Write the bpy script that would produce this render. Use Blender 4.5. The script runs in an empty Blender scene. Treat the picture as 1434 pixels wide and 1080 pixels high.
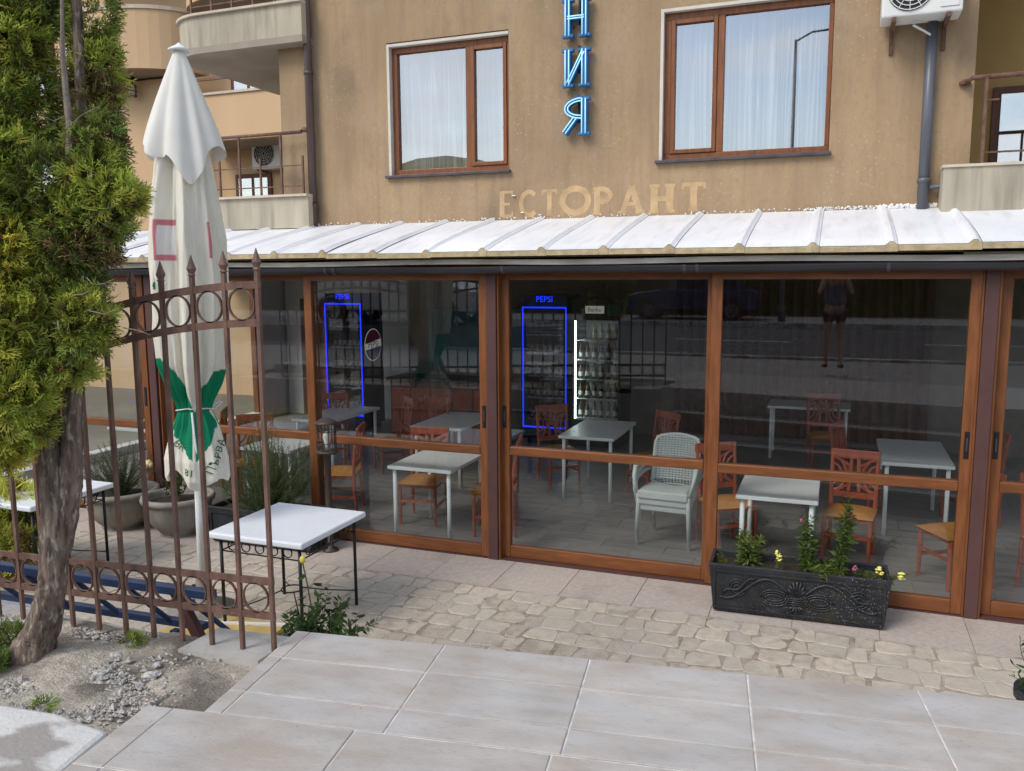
import bpy, bmesh, math, random
import numpy as np
from mathutils import Vector, Matrix
random.seed(7); rng = np.random.default_rng(7)
scn = bpy.context.scene
COL = scn.collection
R = math.radians

# ---------------------------------------------------------------- camera
CAM = Vector((0, -6.93, 2.6))
yaw, pitch, roll = .366082, .1334617, -.0063628
fw = Vector((-math.sin(yaw) * math.cos(pitch), math.cos(yaw) * math.cos(pitch), -math.sin(pitch)))
rt0 = Vector((math.cos(yaw), math.sin(yaw), 0)); up0 = rt0.cross(fw)
rt = math.cos(roll) * rt0 + math.sin(roll) * up0
up = -math.sin(roll) * rt0 + math.cos(roll) * up0
cd = bpy.data.cameras.new('camera'); cam = bpy.data.objects.new('camera', cd); COL.objects.link(cam)
cam.matrix_world = Matrix(((rt.x, up.x, -fw.x, CAM.x), (rt.y, up.y, -fw.y, CAM.y), (rt.z, up.z, -fw.z, CAM.z), (0, 0, 0, 1)))
cd.sensor_width = 36; cd.lens = 1178.27 * 36 / 1434; cd.clip_start = .02; cd.clip_end = 1500
scn.camera = cam

# ---------------------------------------------------------------- world, sun, exposure
SUN_EL, SUN_AZ = R(45), R(211)          # azimuth measured clockwise from +y
w = bpy.data.worlds.new('World'); scn.world = w; w.use_nodes = True
nt = w.node_tree; N = nt.nodes; L = nt.links
bg = N['Background']; bg.inputs[1].default_value = .15
sky = N.new('ShaderNodeTexSky'); sky.sky_type = 'NISHITA'; sky.sun_disc = False
sky.sun_elevation = SUN_EL; sky.sun_rotation = SUN_AZ; sky.dust_density = 1.5
tc = N.new('ShaderNodeTexCoord'); mp = N.new('ShaderNodeMapping'); mp.inputs['Scale'].default_value = (1, 1, 2.6)
no = N.new('ShaderNodeTexNoise'); no.inputs['Scale'].default_value = 3.0; no.inputs['Detail'].default_value = 7; no.inputs['Roughness'].default_value = .55
cr = N.new('ShaderNodeValToRGB'); cr.color_ramp.elements[0].position = .47; cr.color_ramp.elements[1].position = .62
mx = N.new('ShaderNodeMix'); mx.data_type = 'RGBA'; mx.inputs['B'].default_value = (7.4, 7.5, 7.8, 1)
L.new(tc.outputs['Generated'], mp.inputs[0]); L.new(mp.outputs[0], no.inputs['Vector']); L.new(no.outputs[0], cr.inputs[0])
L.new(cr.outputs[0], mx.inputs['Factor']); L.new(sky.outputs[0], mx.inputs['A']); L.new(mx.outputs['Result'], bg.inputs[0])
sd = bpy.data.lights.new('sun', 'SUN'); sd.energy = 1.5; sd.angle = R(25); sd.color = (1, .96, .9)
sun = bpy.data.objects.new('sun', sd); COL.objects.link(sun)
sdir = Vector((math.sin(SUN_AZ) * math.cos(SUN_EL), math.cos(SUN_AZ) * math.cos(SUN_EL), math.sin(SUN_EL)))
sun.rotation_euler = sdir.to_track_quat('Z', 'Y').to_euler(); sun.location = (0, -10, 20)
scn.view_settings.view_transform = 'Standard'; scn.view_settings.look = 'None'; scn.view_settings.gamma = 1
scn.view_settings.use_curve_mapping = False; scn.view_settings.exposure = 0.4
cy = scn.cycles; cy.use_denoising = True; cy.max_bounces = 8; cy.diffuse_bounces = 3; cy.glossy_bounces = 3
cy.transparent_max_bounces = 24; cy.transmission_bounces = 6; cy.caustics_reflective = False; cy.caustics_refractive = False
cy.sample_clamp_indirect = 6

# ---------------------------------------------------------------- materials
MATS = {}
def offset(n, l, c, mpn, rnd, pos=False):
    src = c.outputs['Object']
    if pos: src = n.new('ShaderNodeNewGeometry').outputs['Position']
    elif rnd:
        oi = n.new('ShaderNodeObjectInfo'); sc_ = n.new('ShaderNodeVectorMath'); sc_.operation = 'SCALE'; sc_.inputs[0].default_value = (37, 91, 53); l.new(oi.outputs['Random'], sc_.inputs['Scale'])
        ad = n.new('ShaderNodeVectorMath'); ad.operation = 'ADD'; l.new(src, ad.inputs[0]); l.new(sc_.outputs[0], ad.inputs[1]); src = ad.outputs[0]
    l.new(src, mpn.inputs[0])
def mat(name, col, rough=.6, var=.15, scale=6, bump=0., bscale=60, metal=0, spec=.4, stretch=(1, 1, 1), rnd=0., col2=None, detail=5, thr=(.3, .7), emit=None, estr=0):
    m = bpy.data.materials.new(name); m.use_nodes = True; t = m.node_tree; n = t.nodes; l = t.links
    b = n['Principled BSDF']; b.inputs['Roughness'].default_value = rough; b.inputs['Metallic'].default_value = metal
    b.inputs['Specular IOR Level'].default_value = spec
    c = n.new('ShaderNodeTexCoord'); mpn = n.new('ShaderNodeMapping'); mpn.inputs['Scale'].default_value = stretch
    offset(n, l, c, mpn, rnd); m['rnd'] = rnd
    ns = n.new('ShaderNodeTexNoise'); ns.inputs['Scale'].default_value = scale; ns.inputs['Detail'].default_value = detail
    l.new(mpn.outputs[0], ns.inputs['Vector'])
    r = n.new('ShaderNodeValToRGB'); r.color_ramp.elements[0].position, r.color_ramp.elements[1].position = thr
    a = [min(1, x * (1 - var)) for x in col]; d = list(col2) if col2 else [min(1, x * (1 + var)) for x in col]
    r.color_ramp.elements[0].color = (*a, 1); r.color_ramp.elements[1].color = (*d, 1)
    l.new(ns.outputs[0], r.inputs[0]); out = r.outputs[0]
    if rnd:
        oi = n.new('ShaderNodeObjectInfo'); mr = n.new('ShaderNodeMapRange'); mr.inputs[3].default_value = 1 - rnd; mr.inputs[4].default_value = 1 + rnd
        l.new(oi.outputs['Random'], mr.inputs[0])
        mm = n.new('ShaderNodeMix'); mm.data_type = 'RGBA'; mm.blend_type = 'MULTIPLY'; mm.inputs['Factor'].default_value = 1
        l.new(out, mm.inputs['A']); l.new(mr.outputs[0], mm.inputs['B']); out = mm.outputs['Result']
    l.new(out, b.inputs['Base Color'])
    if bump:
        nb = n.new('ShaderNodeTexNoise'); nb.inputs['Scale'].default_value = bscale; nb.inputs['Detail'].default_value = 4
        l.new(mpn.outputs[0], nb.inputs['Vector'])
        bp = n.new('ShaderNodeBump'); bp.inputs['Strength'].default_value = bump; bp.inputs['Distance'].default_value = .01
        l.new(nb.outputs[0], bp.inputs['Height']); l.new(bp.outputs[0], b.inputs['Normal'])
    if emit:
        b.inputs['Emission Color'].default_value = (*emit, 1); b.inputs['Emission Strength'].default_value = estr
    MATS[name] = m
    return m
def overlay(m, col, scale, lo, hi, amount=1, stretch=(1, 1, 1), kind='noise', detail=6, pos=False):
    """mix a second colour over a material's base colour where a noise (or voronoi dots) exceeds a threshold"""
    t = m.node_tree; n = t.nodes; l = t.links; b = n['Principled BSDF']
    src = b.inputs['Base Color'].links[0].from_socket
    c = n.new('ShaderNodeTexCoord'); mpn = n.new('ShaderNodeMapping'); mpn.inputs['Scale'].default_value = stretch
    offset(n, l, c, mpn, m.get('rnd', 0), pos)
    if kind == 'noise':
        x = n.new('ShaderNodeTexNoise'); x.inputs['Detail'].default_value = detail; x.inputs['Scale'].default_value = scale; o = x.outputs[0]
    else:
        x = n.new('ShaderNodeTexVoronoi'); x.inputs['Scale'].default_value = scale; o = x.outputs['Distance']
    l.new(mpn.outputs[0], x.inputs['Vector'])
    mr = n.new('ShaderNodeMapRange'); mr.inputs[1].default_value = lo; mr.inputs[2].default_value = hi; mr.inputs[3].default_value = 0; mr.inputs[4].default_value = amount
    l.new(o, mr.inputs[0]); fac = mr.outputs[0]
    if kind == 'dots':
        x2 = n.new('ShaderNodeTexNoise'); x2.inputs['Scale'].default_value = 1.1; l.new(c.outputs['Object'], x2.inputs['Vector'])
        m2 = n.new('ShaderNodeMapRange'); m2.inputs[1].default_value = .42; m2.inputs[2].default_value = .56; l.new(x2.outputs[0], m2.inputs[0])
        mu = n.new('ShaderNodeMath'); mu.operation = 'MULTIPLY'; l.new(fac, mu.inputs[0]); l.new(m2.outputs[0], mu.inputs[1]); fac = mu.outputs[0]
    k = n.new('ShaderNodeMix'); k.data_type = 'RGBA'; k.inputs['B'].default_value = (*col, 1)
    l.new(fac, k.inputs['Factor']); l.new(src, k.inputs['A']); l.new(k.outputs['Result'], b.inputs['Base Color'])
    return m
def glass(name, refl, tint):
    m = bpy.data.materials.new(name); m.use_nodes = True; t = m.node_tree; n = t.nodes; l = t.links
    n.remove(n['Principled BSDF']); o = n['Material Output']
    tr = n.new('ShaderNodeBsdfTransparent'); tr.inputs[0].default_value = (*tint, 1)
    g = n.new('ShaderNodeBsdfGlossy'); g.inputs['Roughness'].default_value = .0; g.inputs[0].default_value = (.93, .97, 1, 1)
    lw = n.new('ShaderNodeLayerWeight'); lw.inputs[0].default_value = .12
    mr = n.new('ShaderNodeMapRange'); mr.inputs[3].default_value = refl; mr.inputs[4].default_value = .95
    l.new(lw.outputs['Fresnel'], mr.inputs[0])
    ms = n.new('ShaderNodeMixShader'); l.new(mr.outputs[0], ms.inputs[0]); l.new(tr.outputs[0], ms.inputs[1]); l.new(g.outputs[0], ms.inputs[2])
    l.new(ms.outputs[0], o.inputs[0]); MATS[name] = m
    return m
def leafmat(name, rough=.55, trans=.3):
    m = bpy.data.materials.new(name); m.use_nodes = True; t = m.node_tree; n = t.nodes; l = t.links
    b = n['Principled BSDF']; b.inputs['Roughness'].default_value = rough; b.inputs['Specular IOR Level'].default_value = .25
    a = n.new('ShaderNodeAttribute'); a.attribute_name = 'Col'; l.new(a.outputs['Color'], b.inputs['Base Color'])
    ts = n.new('ShaderNodeBsdfTranslucent'); l.new(a.outputs['Color'], ts.inputs[0])
    ms = n.new('ShaderNodeMixShader'); ms.inputs[0].default_value = trans
    l.new(b.outputs[0], ms.inputs[1]); l.new(ts.outputs[0], ms.inputs[2]); l.new(ms.outputs[0], n['Material Output'].inputs[0])
    MATS[name] = m
    return m
M = MATS
mat('stucco', (.365, .252, .145), .9, .22, 1.2, .45, 170, stretch=(1.3, 1.3, .6), thr=(.25, .75), detail=8)
overlay(M['stucco'], (.20, .145, .10), 7, .46, .78, .5, (1.6, 1.6, .13), detail=10)
overlay(M['stucco'], (.40, .29, .19), 2.6, .5, .7, .6, (1, 1, .7), detail=11)
overlay(M['stucco'], (.27, .19, .12), 30, .5, .75, .5, (1, 1, .5))
overlay(M['stucco'], (.50, .385, .26), 21, .22, .08, .75, kind='dots')
overlay(M['stucco'], (.54, .42, .29), 75, .2, .08, .7, kind='dots')
overlay(M['stucco'], (.13, .10, .075), 1.3, .55, .74, .6, detail=12)
mat('stucco_ghost', (.50, .335, .18), .9, .2, 7, .3, 120, col2=(.60, .41, .225), detail=9)
mat('reveal', (.62, .57, .5), .85, .1, 5, .2)
mat('ochre', (.47, .31, .12), .9, .12, 2, .3, 120, stretch=(1, 1, .4))
mat('stucco_far', (.60, .41, .24), .9, .08, 1, .15, 60, stretch=(1, 1, .3))
mat('parapet', (.42, .37, .28), .9, .2, 2.5, .4, 60, stretch=(2, 2, .4))
overlay(M['parapet'], (.16, .15, .12), 4, .52, .75, .6, (2.5, 2.5, .25))
mat('soffit', (.33, .28, .22), .9, .15, 2, .3, 40)
mat('coping', (.55, .47, .37), .8, .12, 6)
mat('wood', (.205, .072, .024), .42, .25, 5, .12, 50, stretch=(6, 6, .8), rnd=.08)
mat('wood_h', (.205, .072, .024), .42, .25, 5, .12, 50, stretch=(.8, 6, 6), rnd=.08)
mat('maroon', (.095, .045, .04), .5, .1, 8)
mat('black', (.012, .012, .013), .45, .2, 20)
mat('gutter', (.055, .055, .065), .4, .25, 3, stretch=(.5, 3, 3))
mat('flashing', (.55, .52, .46), .6, .35, 4, .2, 30, stretch=(.6, 3, 3))
mat('roof', (.80, .81, .83), .38, .05, 2, .05, 10)
overlay(M['roof'], (.50, .48, .44), 4, .5, .78, .5, (3, .45, 1), detail=11)
overlay(M['roof'], (.36, .33, .28), 40, .64, .72, .5)
mat('foamcore', (.46, .37, .22), .9, .25, 12, .5, 60)
mat('foam', (.82, .81, .78), .8, .06, 20, .6, 40)
mat('pipe', (.10, .105, .125), .38, .2, 4, stretch=(3, 3, .4), spec=.5)
mat('pipe_brown', (.09, .06, .055), .4, .2, 4, stretch=(3, 3, .4))
mat('sill', (.07, .06, .065), .5, .3, 9)
mat('curtain', (.50, .47, .46), .9, .05, 2)
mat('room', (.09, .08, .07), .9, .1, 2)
glass('glass_door', .09, (.925, .955, .945)); glass('glass_window', .36, (.85, .9, .92)); glass('glass_clear', .06, (.93, .95, .94))
mat('neon_body', (.015, .15, .36), .35, .2, 8); mat('neon_tube', (.5, .78, .92), .3, .02, 5, emit=(.25, .7, 1), estr=.35)
mat('tile', (.425, .39, .355), .72, .16, 5, .2, 60, stretch=(1, 2.4, 1), rnd=.06, thr=(.25, .75), detail=12)
overlay(M['tile'], (.37, .30, .235), 3.0, .48, .7, .6, (.8, 2.6, 1), detail=12)
overlay(M['tile'], (.30, .25, .21), 60, .64, .72, .6)
overlay(M['tile'], (.33, .28, .23), 1.6, .52, .7, .35, detail=12, pos=True)
overlay(M['tile'], (.46, .455, .45), 2.6, .46, .7, .7, (1, 2, 1), detail=12)
overlay(M['tile'], (.29, .25, .215), 22, .55, .78, .35, (1, 1.6, 1), detail=12)
mat('grout', (.64, .615, .575), .9, .3, 14, .3, 60, detail=9)
mat('strip', (.47, .40, .345), .8, .12, 30, .15, 120, rnd=.04)
overlay(M['strip'], (.27, .225, .19), 2.5, .55, .75, .5)
mat('cobble', (.48, .41, .32), .9, .18, 14, .6, 60, rnd=.17, detail=9)
overlay(M['cobble'], (.54, .48, .40), 7, .45, .7, .7, detail=9)
overlay(M['cobble'], (.30, .245, .185), 26, .62, .75, .45)
mat('joint_sand', (.31, .255, .19), .95, .35, 20, .5, 90)
for k_ in ('cobble', 'joint_sand'): overlay(M[k_], (.46, .405, .335), 2.2, .40, .62, .8, detail=12, pos=True)
mat('concrete', (.40, .38, .35), .9, .15, 5, .4, 50)
overlay(M['concrete'], (.22, .2, .18), 3, .55, .75, .6)
mat('kerb', (.58, .57, .54), .9, .08, 7, .4, 60)
overlay(M['kerb'], (.27, .24, .21), 2.2, .5, .56, .85, (1, 1.7, 1), detail=9)
mat('soil', (.40, .355, .29), .95, .28, 30, 1.0, 90, detail=9)
overlay(M['soil'], (.10, .082, .068), 3.0, .44, .58, .85, detail=12)
mat('stone', (.36, .335, .30), .9, .55, 45, .3, 60)
mat('asphalt', (.10, .10, .105), .9, .2, 12, .3, 200)
mat('pavement', (.33, .31, .29), .9, .12, 3, .2, 60)
mat('line_white', (.7, .7, .68), .8, .1, 10)
mat('iron', (.15, .082, .06), .6, .35, 18, .3, 90, stretch=(1, 1, .5))
overlay(M['iron'], (.30, .22, .17), 45, .66, .74, .7)
mat('bark', (.17, .125, .095), .95, .45, 26, 1.0, 45, stretch=(1.6, 1.6, .35), thr=(.35, .65), detail=10)
overlay(M['bark'], (.42, .37, .31), 34, .56, .66, .75, (1.5, 1.5, .45))
overlay(M['bark'], (.06, .045, .035), 16, .56, .64, .8, (1.6, 1.6, .28))
mat('deadwood', (.23, .19, .155), .95, .25, 20, .5, 60)
leafmat('leaf', .5, .48); leafmat('leaf_thin', .6, .4)
mat('stem', (.09, .10, .035), .8, .2, 20)
mat('table_white', (.78, .80, .83), .3, .04, 5)
mat('table_int', (.9, .91, .89), .3, .03, 5)
mat('redwood', (.36, .085, .045), .38, .25, 6, stretch=(4, 4, 1), rnd=.08)
mat('seat', (.52, .23, .06), .5, .12, 10)
mat('plastic', (.56, .60, .58), .45, .05, 5)
mat('pot', (.27, .245, .205), .9, .22, 7, .4, 50, stretch=(1.5, 1.5, .4))
mat('planter', (.022, .024, .028), .5, .35, 10, .3, 40)
overlay(M['planter'], (.42, .41, .39), 60, .24, .1, .85, kind='dots')
overlay(M['planter'], (.30, .29, .28), 130, .66, .72, .6)
overlay(M['planter'], (.045, .040, .018), 6, .55, .7, .7)
mat('earth', (.035, .025, .018), .95, .3, 30, .6, 60)
mat('blue_paint', (.018, .035, .085), .4, .3, 7, .1, 40)
mat('yellow_board', (.52, .37, .13), .7, .12, 6)
mat('white_plastic', (.76, .76, .75), .45, .06, 6)
mat('chrome', (.6, .6, .6), .25, .05, 5, metal=1)
mat('int_floor', (.25, .235, .22), .5, .15, 4, .05, 40, stretch=(.6, 5, 1), rnd=.07)
mat('int_white', (.66, .65, .62), .9, .06, 2); mat('int_dark', (.24, .20, .17), .8, .15, 3)
mat('int_brown', (.12, .05, .03), .6, .2, 4, stretch=(4, 4, .6)); mat('teal', (.13, .28, .28), .7, .15, 3)
mat('ceiling', (.62, .6, .57), .9, .08, 2)
mat('fridge_black', (.015, .017, .02), .35, .2, 6); mat('fridge_blue', (.012, .02, .06), .35, .2, 6); mat('fridge_in', (.62, .66, .66), .5, .05, 5)
mat('led_blue', (.01, .05, .6), .4, .02, 5, emit=(.008, .035, 1.0), estr=1.2); mat('led_white', (.9, .95, .95), .4, .02, 5, emit=(.85, 1, .97), estr=14)
mat('bottle_brown', (.07, .035, .012), .2, .2, 20, rnd=.3); mat('bottle_gold', (.42, .30, .06), .3, .2, 20, rnd=.2); mat('bottle_label', (.55, .55, .5), .6, .1, 30)
mat('sign_white', (.75, .75, .72), .5, .04, 5, emit=(1, 1, .95), estr=.12); mat('sign_green', (.02, .14, .05), .5, .1, 5); mat('ink', (.012, .012, .012), .6, .1, 5)
mat('pepsi_red', (.45, .02, .03), .4, .05, 5); mat('pepsi_blue', (.01, .03, .22), .4, .05, 5)
mat('lampglass', (.55, .40, .36), .2, .1, 10); mat('lamp_brown', (.06, .042, .036), .5, .15, 12); mat('bulb', (.75, .73, .66), .3, .02, 5)
mat('rose_yellow', (.80, .62, .10), .6, .15, 30); mat('rose_cream', (.80, .64, .33), .6, .12, 30); mat('petal_yellow', (.82, .74, .20), .6, .1, 30); mat('petal_pink', (.50, .10, .25), .6, .15, 30)
mat('skin', (.52, .32, .24), .6, .06, 8); mat('denim_top', (.14, .17, .22), .85, .12, 20); mat('shorts', (.03, .035, .05), .85, .12, 20); mat('hair', (.03, .02, .015), .6, .2, 30)
mat('car_white', (.75, .76, .77), .25, .02, 3, spec=.6); mat('car_blue', (.03, .06, .14), .25, .05, 3, spec=.6); mat('tyre', (.02, .02, .02), .8, .1, 20); mat('carglass', (.02, .025, .03), .08, .1, 5, spec=.7); mat('alloy', (.5, .5, .52), .3, .05, 5, metal=.8); mat('carlight', (.7, .7, .7), .15, .05, 5); mat('carred', (.4, .02, .02), .25, .05, 5)
mat('hill', (.24, .20, .08), .95, .35, .05, detail=8); mat('ground', (.20, .18, .14), .95, .25, .3)
mat('ac_white', (.70, .70, .67), .5, .05, 6); mat('rust', (.14, .075, .05), .8, .35, 25, .3, 60)
def cloth_mat():
    m = bpy.data.materials.new('cloth'); m.use_nodes = True; t = m.node_tree; n = t.nodes; l = t.links
    b = n['Principled BSDF']; b.inputs['Roughness'].default_value = .9; b.inputs['Specular IOR Level'].default_value = .1
    a = n.new('ShaderNodeAttribute'); a.attribute_name = 'Col'
    ns = n.new('ShaderNodeTexNoise'); ns.inputs['Scale'].default_value = 5; c = n.new('ShaderNodeTexCoord'); l.new(c.outputs['Object'], ns.inputs['Vector'])
    mr = n.new('ShaderNodeMapRange'); mr.inputs[3].default_value = .86; mr.inputs[4].default_value = 1.06; l.new(ns.outputs[0], mr.inputs[0])
    mm = n.new('ShaderNodeMix'); mm.data_type = 'RGBA'; mm.blend_type = 'MULTIPLY'; mm.inputs['Factor'].default_value = 1
    l.new(a.outputs['Color'], mm.inputs['A']); l.new(mr.outputs[0], mm.inputs['B']); l.new(mm.outputs['Result'], b.inputs['Base Color'])
    ts = n.new('ShaderNodeBsdfTranslucent'); l.new(mm.outputs['Result'], ts.inputs[0]); ms = n.new('ShaderNodeMixShader'); ms.inputs[0].default_value = .2
    l.new(b.outputs[0], ms.inputs[1]); l.new(ts.outputs[0], ms.inputs[2]); l.new(ms.outputs[0], n['Material Output'].inputs[0]); M['cloth'] = m
cloth_mat()

# ---------------------------------------------------------------- mesh builder
class MB:
    def __init__(s): s.v = []; s.f = []
    def add(s, vs, fs):
        o = len(s.v); s.v += [tuple(p) for p in vs]; s.f += [tuple(i + o for i in q) for q in fs]; return s
    def box(s, x0, x1, y0, y1, z0, z1):
        return s.add([(x0, y0, z0), (x1, y0, z0), (x1, y1, z0), (x0, y1, z0), (x0, y0, z1), (x1, y0, z1), (x1, y1, z1), (x0, y1, z1)],
                     [(3, 2, 1, 0), (4, 5, 6, 7), (0, 1, 5, 4), (1, 2, 6, 5), (2, 3, 7, 6), (3, 0, 4, 7)])
    def bar(s, p, q, w, h, upv=(0, 0, 1)):
        p = Vector(p); q = Vector(q); d = (q - p).normalized(); u = Vector(upv)
        if abs(d.dot(u)) > .98: u = Vector((0, 1, 0))
        a = d.cross(u).normalized(); b = a.cross(d)
        c = [p + a * sx * w / 2 + b * sy * h / 2 for sx, sy in ((-1, -1), (1, -1), (1, 1), (-1, 1))] + [q + a * sx * w / 2 + b * sy * h / 2 for sx, sy in ((-1, -1), (1, -1), (1, 1), (-1, 1))]
        return s.add(c, [(3, 2, 1, 0), (4, 5, 6, 7), (0, 1, 5, 4), (1, 2, 6, 5), (2, 3, 7, 6), (3, 0, 4, 7)])
    def tube(s, pts, r, n=8, caps=True, closed=False):
        pts = [Vector(p) for p in pts]; K = len(pts); rs = r if isinstance(r, (list, tuple)) else [r] * K
        o = len(s.v); prev = None
        for i, p in enumerate(pts):
            if closed: d = (pts[(i + 1) % K] - pts[i - 1]).normalized()
            else: d = (pts[min(i + 1, K - 1)] - pts[max(i - 1, 0)]).normalized()
            if prev is None:
                ref = Vector((0, 0, 1)) if abs(d.z) < .9 else Vector((1, 0, 0)); a = d.cross(ref).normalized()
            else: a = (prev - d * prev.dot(d)).normalized()
            b = d.cross(a); prev = a
            for k in range(n):
                t = 2 * math.pi * k / n; s.v.append(tuple(p + (a * math.cos(t) + b * math.sin(t)) * rs[i]))
        for i in range(K if closed else K - 1):
            j = (i + 1) % K
            for k in range(n): s.f.append((o + i * n + k, o + i * n + (k + 1) % n, o + j * n + (k + 1) % n, o + j * n + k))
        if caps and not closed:
            s.f.append(tuple(o + k for k in reversed(range(n)))); s.f.append(tuple(o + (K - 1) * n + k for k in range(n)))
        return s
    def lathe(s, prof, n=24, c=(0, 0, 0), cap=True):
        o = len(s.v)
        for r, z in prof:
            for k in range(n):
                t = 2 * math.pi * k / n; s.v.append((c[0] + r * math.cos(t), c[1] + r * math.sin(t), c[2] + z))
        for i in range(len(prof) - 1):
            for k in range(n): s.f.append((o + i * n + k, o + i * n + (k + 1) % n, o + (i + 1) * n + (k + 1) % n, o + (i + 1) * n + k))
        if cap:
            s.f.append(tuple(o + k for k in reversed(range(n)))); s.f.append(tuple(o + (len(prof) - 1) * n + k for k in range(n)))
        return s
    def ring(s, c, Rr, w, d, ax='y', n=24, sx=1., sz=1.):
        """flat ring band of width w (radial) and depth d along axis"""
        o = len(s.v)
        for k in range(n):
            t = 2 * math.pi * k / n
            for rr, dd in ((Rr - w / 2, -d / 2), (Rr + w / 2, -d / 2), (Rr + w / 2, d / 2), (Rr - w / 2, d / 2)):
                a, b = rr * math.cos(t) * sx, rr * math.sin(t) * sz
                s.v.append({'y': (c[0] + a, c[1] + dd, c[2] + b), 'x': (c[0] + dd, c[1] + a, c[2] + b), 'z': (c[0] + a, c[1] + b, c[2] + dd)}[ax])
        for k in range(n):
            j = (k + 1) % n
            for q in range(4): s.f.append((o + k * 4 + q, o + k * 4 + (q + 1) % 4, o + j * 4 + (q + 1) % 4, o + j * 4 + q))
        return s
    def prism(s, poly, a0, a1, ax='z'):
        n = len(poly); mk = {'z': lambda p, h: (p[0], p[1], h), 'y': lambda p, h: (p[0], h, p[1]), 'x': lambda p, h: (h, p[0], p[1])}[ax]
        return s.add([mk(p, a0) for p in poly] + [mk(p, a1) for p in poly],
                     [tuple(reversed(range(n))), tuple(range(n, 2 * n))] + [(i, (i + 1) % n, n + (i + 1) % n, n + i) for i in range(n)])
    def strip(s, pts, th, z0, z1):
        """continuous mitred wall along a plan polyline"""
        n = len(pts); o = len(s.v)
        for i in range(n):
            a = Vector(pts[max(i - 1, 0)]); c = Vector(pts[min(i + 1, n - 1)]); d = (c - a).normalized(); q = Vector((-d.y, d.x)) * th / 2; p = Vector(pts[i])
            for e, z in ((q, z0), (-q, z0), (-q, z1), (q, z1)): s.v.append((p.x + e.x, p.y + e.y, z))
        for i in range(n - 1):
            for k in range(4): s.f.append((o + i * 4 + k, o + i * 4 + (k + 1) % 4, o + i * 4 + 4 + (k + 1) % 4, o + i * 4 + 4 + k))
        s.f += [(o, o + 1, o + 2, o + 3), (o + 4 * n - 1, o + 4 * n - 2, o + 4 * n - 3, o + 4 * n - 4)]; return s
    def grid(s, fn, nu, nv, closeu=False):
        o = len(s.v)
        for j in range(nv + 1):
            for i in range(nu if closeu else nu + 1): s.v.append(tuple(fn(i / nu, j / nv)))
        W = nu if closeu else nu + 1
        for j in range(nv):
            for i in range(nu): s.f.append((o + j * W + i, o + j * W + (i + 1) % W, o + (j + 1) * W + (i + 1) % W, o + (j + 1) * W + i))
        return s
    def mesh(s, name, m, smooth=False, fix=True):
        me = bpy.data.meshes.new(name); me.from_pydata(s.v, [], s.f)
        if fix:
            bm = bmesh.new(); bm.from_mesh(me); bmesh.ops.recalc_face_normals(bm, faces=bm.faces); bm.to_mesh(me); bm.free()
        if m: me.materials.append(M[m] if isinstance(m, str) else m)
        if smooth: me.polygons.foreach_set('use_smooth', [True] * len(me.polygons))
        me.update(); return me
    def build(s, name, m, parent=None, smooth=False, bevel=0, loc=None):
        o = bpy.data.objects.new(name, s.mesh(name, m, smooth)); COL.objects.link(o)
        if parent: o.parent = parent
        if loc is not None: o.location = loc
        if bevel:
            b = o.modifiers.new('Bevel', 'BEVEL'); b.width = bevel; b.segments = 2; b.limit_method = 'ANGLE'
        return o
def tag(o, label=None, cat=None, group=None, kind=None):
    if label: o['label'] = label
    if cat: o['category'] = cat
    if group: o['group'] = group
    if kind: o['kind'] = kind
    return o
def thing(name, label, cat, loc=(0, 0, 0), rz=0, group=None):
    o = bpy.data.objects.new(name, None); COL.objects.link(o); o.location = loc; o.rotation_euler = (0, 0, rz); o.empty_display_size = .1
    return tag(o, label, cat, group)
def inst(name, me, parent=None, loc=(0, 0, 0), rz=0, sc=None):
    o = bpy.data.objects.new(name, me); COL.objects.link(o); o.location = loc; o.rotation_euler = (0, 0, rz)
    if sc: o.scale = sc
    if parent: o.parent = parent
    return o
def copy_tree(o, parent=None):
    c = o.copy(); COL.objects.link(c); c.parent = parent
    for ch in list(o.children): copy_tree(ch, c)
    return c
def struct(o): o['kind'] = 'structure'; return o

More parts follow.
